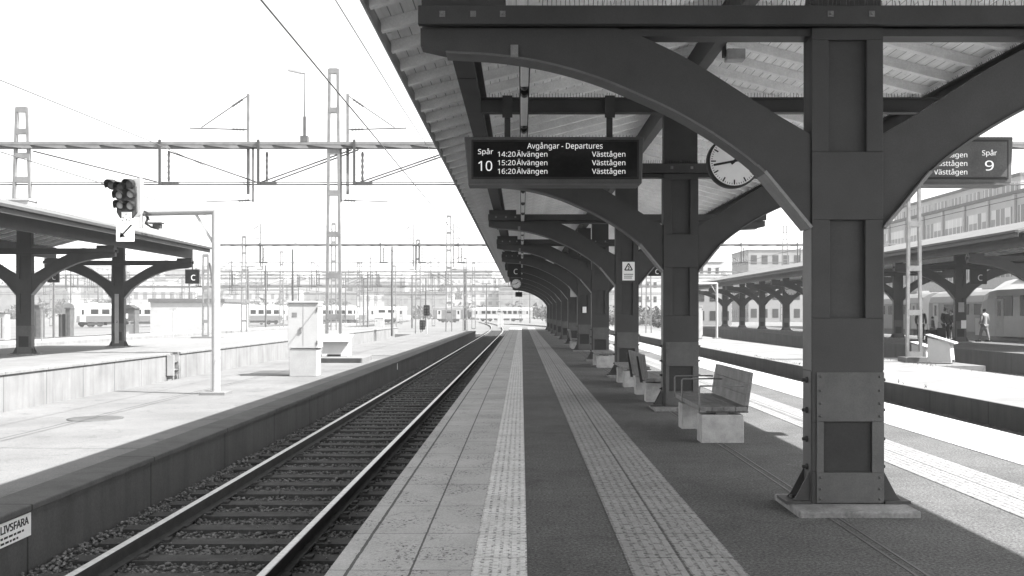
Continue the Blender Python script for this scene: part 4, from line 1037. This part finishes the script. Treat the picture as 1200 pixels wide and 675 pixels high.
# ------------------------------------------------------------------ hillside, far houses, far trees
def hill():
    nx, ny = 90, 26; V = []; F = []
    for j in range(ny):
        for i in range(nx):
            x = -700+1400*i/(nx-1); y = 380+900*j/(ny-1); f = min(1, (y-380)/420.)
            h = (26+12*noise.noise(Vector((x*.006, y*.004, 1)))+ (14 if x > 40 else 0)*min(1, abs(x)/200))*f**1.1
            V.append((x, y, h-1.2))
    for j in range(ny-1):
        for i in range(nx-1): F.append((j*nx+i, j*nx+i+1, (j+1)*nx+i+1, (j+1)*nx+i))
    m = MB(); m.add(V, F, True); return struct('hill', m, M['hill'])
hill()
def hz(x, y):
    f = min(1, max(0, (y-380)/420.)); return (26+12*noise.noise(Vector((x*.006, y*.004, 1)))+(14 if x > 40 else 0)*min(1, abs(x)/200))*f**1.1-1.2
rb = random.Random(21)
for i in range(64):
    y = rb.uniform(395, 780); x = (rb.uniform(-30, 860)-611)*y/1170; w = rb.uniform(7, 22); h = rb.uniform(5, 13); z = hz(x, y)-2
    building('hillside_house', 'pale many-windowed house on the far hazy hillside', 'house', x-w, x+w, y, y+12, z+h+2, rb.choice(('facade', 'facade2', 'facade')), rb.choice((2, 3)), int(w*.6), 'front', True, z, 'window_soft', 'houses on the far hillside', rb.choice((0, 3.)), .42, .45)
def far_trees():
    rs = np.random.RandomState(5); n = 330; co = []; 
    V = []
    for i in range(n):
        y = rs.uniform(330, 800); x = (rs.uniform(-40, 900)-611)*y/1170; z = hz(x, y); R_ = rs.uniform(1.4, 4.2)
        k = 90; p = rs.normal(0, 1, (k, 3)); p /= np.linalg.norm(p, axis=1)[:, None]; p *= (rs.rand(k, 1)**.5)
        V.append(np.stack([x+p[:, 0]*R_, y+p[:, 1]*R_, z+R_*.9+p[:, 2]*R_*1.1], -1))
    for i in range(150):                                              # bushes past the platform end and behind the columns
        y = rs.uniform(150, 260); q = rs.uniform(600, 800) if i > 40 else rs.uniform(735, 790); x = (q-611)*y/1170; R_ = rs.uniform(.8, 2.2); k = 70
        p = rs.normal(0, 1, (k, 3)); p /= np.linalg.norm(p, axis=1)[:, None]; p *= (rs.rand(k, 1)**.5)
        V.append(np.stack([x+p[:, 0]*R_, y+p[:, 1]*R_, -.6+R_*.8+p[:, 2]*R_], -1)) if x > 6 else None
    P = np.concatenate([v for v in V if v is not None]); N = len(P); s = np.where(P[:, 1] > 300, .75, .25)[:, None, None]
    tri = rs.normal(0, 1, (N, 3, 3))*s + P[:, None]
    me = bpy.data.meshes.new('hillside_trees'); me.vertices.add(N*3); me.vertices.foreach_set('co', tri.reshape(-1))
    me.loops.add(N*3); me.loops.foreach_set('vertex_index', np.arange(N*3, dtype=np.int32)); me.polygons.add(N)
    me.polygons.foreach_set('loop_start', np.arange(0, N*3, 3, dtype=np.int32)); me.polygons.foreach_set('loop_total', np.full(N, 3, dtype=np.int32)); me.update(); me.materials.append(M['foliage'])
    o = bpy.data.objects.new('hillside_trees', me); COL.objects.link(o); tag(o, 'hazy trees and bushes scattered over the far hillside', 'trees', None, 'stuff')
far_trees()
def weeds():
    rs = random.Random(9); m = MB()
    for i in range(260):
        x = rs.choice((9.62, 9.66, 9.75, 13.9, 14.1, 14.05))+rs.uniform(-.04, .16); y = rs.choice((rs.uniform(24, 32), rs.uniform(30, 60), rs.uniform(33, 42)))
        for k in range(3):
            a = rs.uniform(0, 6.28); h = rs.uniform(.03, .11); w = .006; c, s = math.cos(a), math.sin(a)
            m.add([(x-w*s, y+w*c, RZ), (x+w*s, y-w*c, RZ), (x+c*h*.6, y+s*h*.6, RZ+h)], [(0, 1, 2)])
    tag(m.build('weeds', M['weed']), 'dry weeds along the right low platform edges', 'weeds', None, 'stuff')
weeds()

# ------------------------------------------------------------------ people on the right platform
def skin_mesh(name, joints, edges, m, sub=1):
    me = bpy.data.meshes.new(name); me.from_pydata([j[0] for j in joints], edges, []); o = bpy.data.objects.new('tmp_skin', me); COL.objects.link(o)
    md = o.modifiers.new('s', 'SKIN')
    for i, j in enumerate(joints): 
        sv = me.skin_vertices[0].data[i]; sv.radius = (j[1], j[1] if len(j) < 3 else j[2]); sv.use_root = (i == 0)
    ss = o.modifiers.new('u', 'SUBSURF'); ss.levels = sub; ss.render_levels = sub
    dg = bpy.context.evaluated_depsgraph_get(); dg.update(); r = bpy.data.meshes.new_from_object(o.evaluated_get(dg)); bpy.data.objects.remove(o)
    r.name = name; r.materials.clear(); r.materials.append(m); r.polygons.foreach_set('use_smooth', [True]*len(r.polygons)); return r
def person(label, x, y, z, face, hgt=1.72, coat='cloth_dark', legs='cloth_dark', long_coat=False, stride=.0, arm_fwd=.08):
    k = hgt/1.72
    J = [((0, 0, .95), .14, .10), ((0, 0, 1.12), .12, .09), ((0, 0, 1.32), .16, .10), ((0, 0, 1.45), .10, .08), ((0, -.01, 1.51), .05, .05), ((0, -.02, 1.585), .075, .088), ((0, -.015, 1.68), .068, .08), ((0, -.115, 1.585), .014, .014)]
    E = [(0, 1), (1, 2), (2, 3), (3, 4), (4, 5), (5, 6), (5, 7)]
    for s in (-1, 1):
        b = len(J); st = s*stride
        J += [((s*.09, 0, .88), .085, .09), ((s*.10, -st*.5-.02, .5), .058, .06), ((s*.10, -st, .09), .04, .042), ((s*.11, -st-.17, .035), .036, .03)]
        E += [(0, b), (b, b+1), (b+1, b+2), (b+2, b+3)]
        a = len(J)
        J += [((s*.19, 0, 1.42), .055, .055), ((s*.245, .02, 1.14), .042, .042), ((s*.24, -arm_fwd-.04, .92), .03, .03), ((s*.235, -arm_fwd-.07, .86), .034, .02)]
        E += [(3, a), (a, a+1), (a+1, a+2), (a+2, a+3)]
        for f in range(4):
            c = len(J); J += [((s*.235, -arm_fwd-.105+f*.020, .775+abs(f-1.4)*.01), .009, .009)]; E += [(a+3, c)]
        c = len(J); J += [((s*.215, -arm_fwd-.115, .83), .01, .01)]; E += [(a+3, c)]
    t = thing('person', label, 'person', (x, y, z), face)
    body = inst('body', skin_mesh('body', J, E, M['skin']), t); 
    g = .028; Jc = [((0, 0, .55 if long_coat else .86), .19, .15), ((0, 0, 1.12), .125+g, .10+g), ((0, 0, 1.32), .165+g, .11+g), ((0, 0, 1.45), .10+g, .085+g)]; Ec = [(0, 1), (1, 2), (2, 3)]
    for s in (-1, 1):
        b = len(Jc); Jc += [((s*.19, 0, 1.42), .08, .08), ((s*.245, .02, 1.14), .066, .066), ((s*.24, -arm_fwd-.03, .93), .052, .052)]; Ec += [(3, b), (b, b+1), (b+1, b+2)]
    inst('coat' if long_coat else 'jacket', skin_mesh('coat', Jc, Ec, M[coat]), t)
    Jl = [((0, 0, .93), .155, .12)]; El = []
    for s in (-1, 1):
        b = len(Jl); st = s*stride; Jl += [((s*.09, 0, .85), .105, .11), ((s*.10, -st*.5-.02, .5), .078, .08), ((s*.10, -st, .11), .06, .065)]; El += [(0, b), (b, b+1), (b+1, b+2)]
    inst('trousers', skin_mesh('trousers', Jl, El, M[legs]), t)
    h = MB(); h.lathe([(.086, -.02), (.098, .03), (.092, .08), (.06, .12), (.02, .135)], 14, (0, .012, 1.60)); h.build('hair', M['hair'], t)
    sh = MB()
    for s in (-1, 1): st = s*stride; sh.prism([(-.25-st, 0), (.06-st, 0), (.06-st, .09), (-.05-st, .10), (-.25-st, .05)], 'x', s*.105-.05, s*.105+.05)
    sh.build('shoes', M['black'], t); t.scale = (k, k, k); return t
PX = lambda p, Y: (p-611)*Y/1170
person('person in a dark jacket standing behind the white mast', PX(1079, 53.2), 53.2, RPZ, R(150), 1.74, 'cloth_dark', 'cloth_dark')
person('person in a mid grey top standing by the dark suitcase', PX(1093, 54), 54, RPZ, R(60), 1.32, 'cloth_mid', 'cloth_light')
person('person in dark clothes at the centre of the waiting group', PX(1108, 53.6), 53.6, RPZ, R(20), 1.76, 'cloth_dark', 'cloth_dark', False, .08, .2)
person('person in dark coat turned aside right of the group', PX(1115.5, 54.8), 54.8, RPZ, R(-70), 1.66, 'cloth_dark', 'cloth_mid', True)
person('person in a light coat walking alone beside the grey train', PX(1153.5, 52.4), 52.4, RPZ, R(200), 1.72, 'cloth_light', 'cloth_mid', True, .22)
def suitcase(label, p, Y, w, h):
    t = thing('suitcase', label, 'suitcase', (PX(p, Y), Y, RPZ)); MB().box(-w/2, w/2, -.14, .14, .06, h).build('shell', M['cloth_dark'], t, .04)
    MB().tube([(-w*.3, .1, h), (-w*.3, .1, h+.3), (w*.3, .1, h+.3), (w*.3, .1, h)], .012, 6).build('handle', M['galvdark'], t)
    for s in (-1, 1): MB().lathe([(.045, -.02), (.045, .02)], 10, (s*w*.38, 0, .045), 'x').build('wheel', M['black'], t)
    return t
suitcase('large dark suitcase in front of the grey-topped person', 1092, 53, .62, .62); suitcase('slim dark suitcase beside the person at the group centre', 1103, 52.8, .42, .72)

# ------------------------------------------------------------------ the bright air over the yard
def haze():
    m = bpy.data.materials.new('haze'); m.use_nodes = True; nt = m.node_tree; nt.nodes.clear()
    o = nt.nodes.new('ShaderNodeOutputMaterial'); v = nt.nodes.new('ShaderNodeVolumePrincipled'); v.inputs['Color'].default_value = (.95, .95, .95, 1); v.inputs['Density'].default_value = HAZE
    v.inputs['Anisotropy'].default_value = .2
    nt.links.new(v.outputs[0], o.inputs['Volume'])
    b = MB().box(-950, 950, -80, 2450, -2.4, 75).build('haze', m); tag(b, 'thin bright haze over the whole station yard', 'haze', None, 'stuff')
HAZE = .0006
if HAZE: haze()
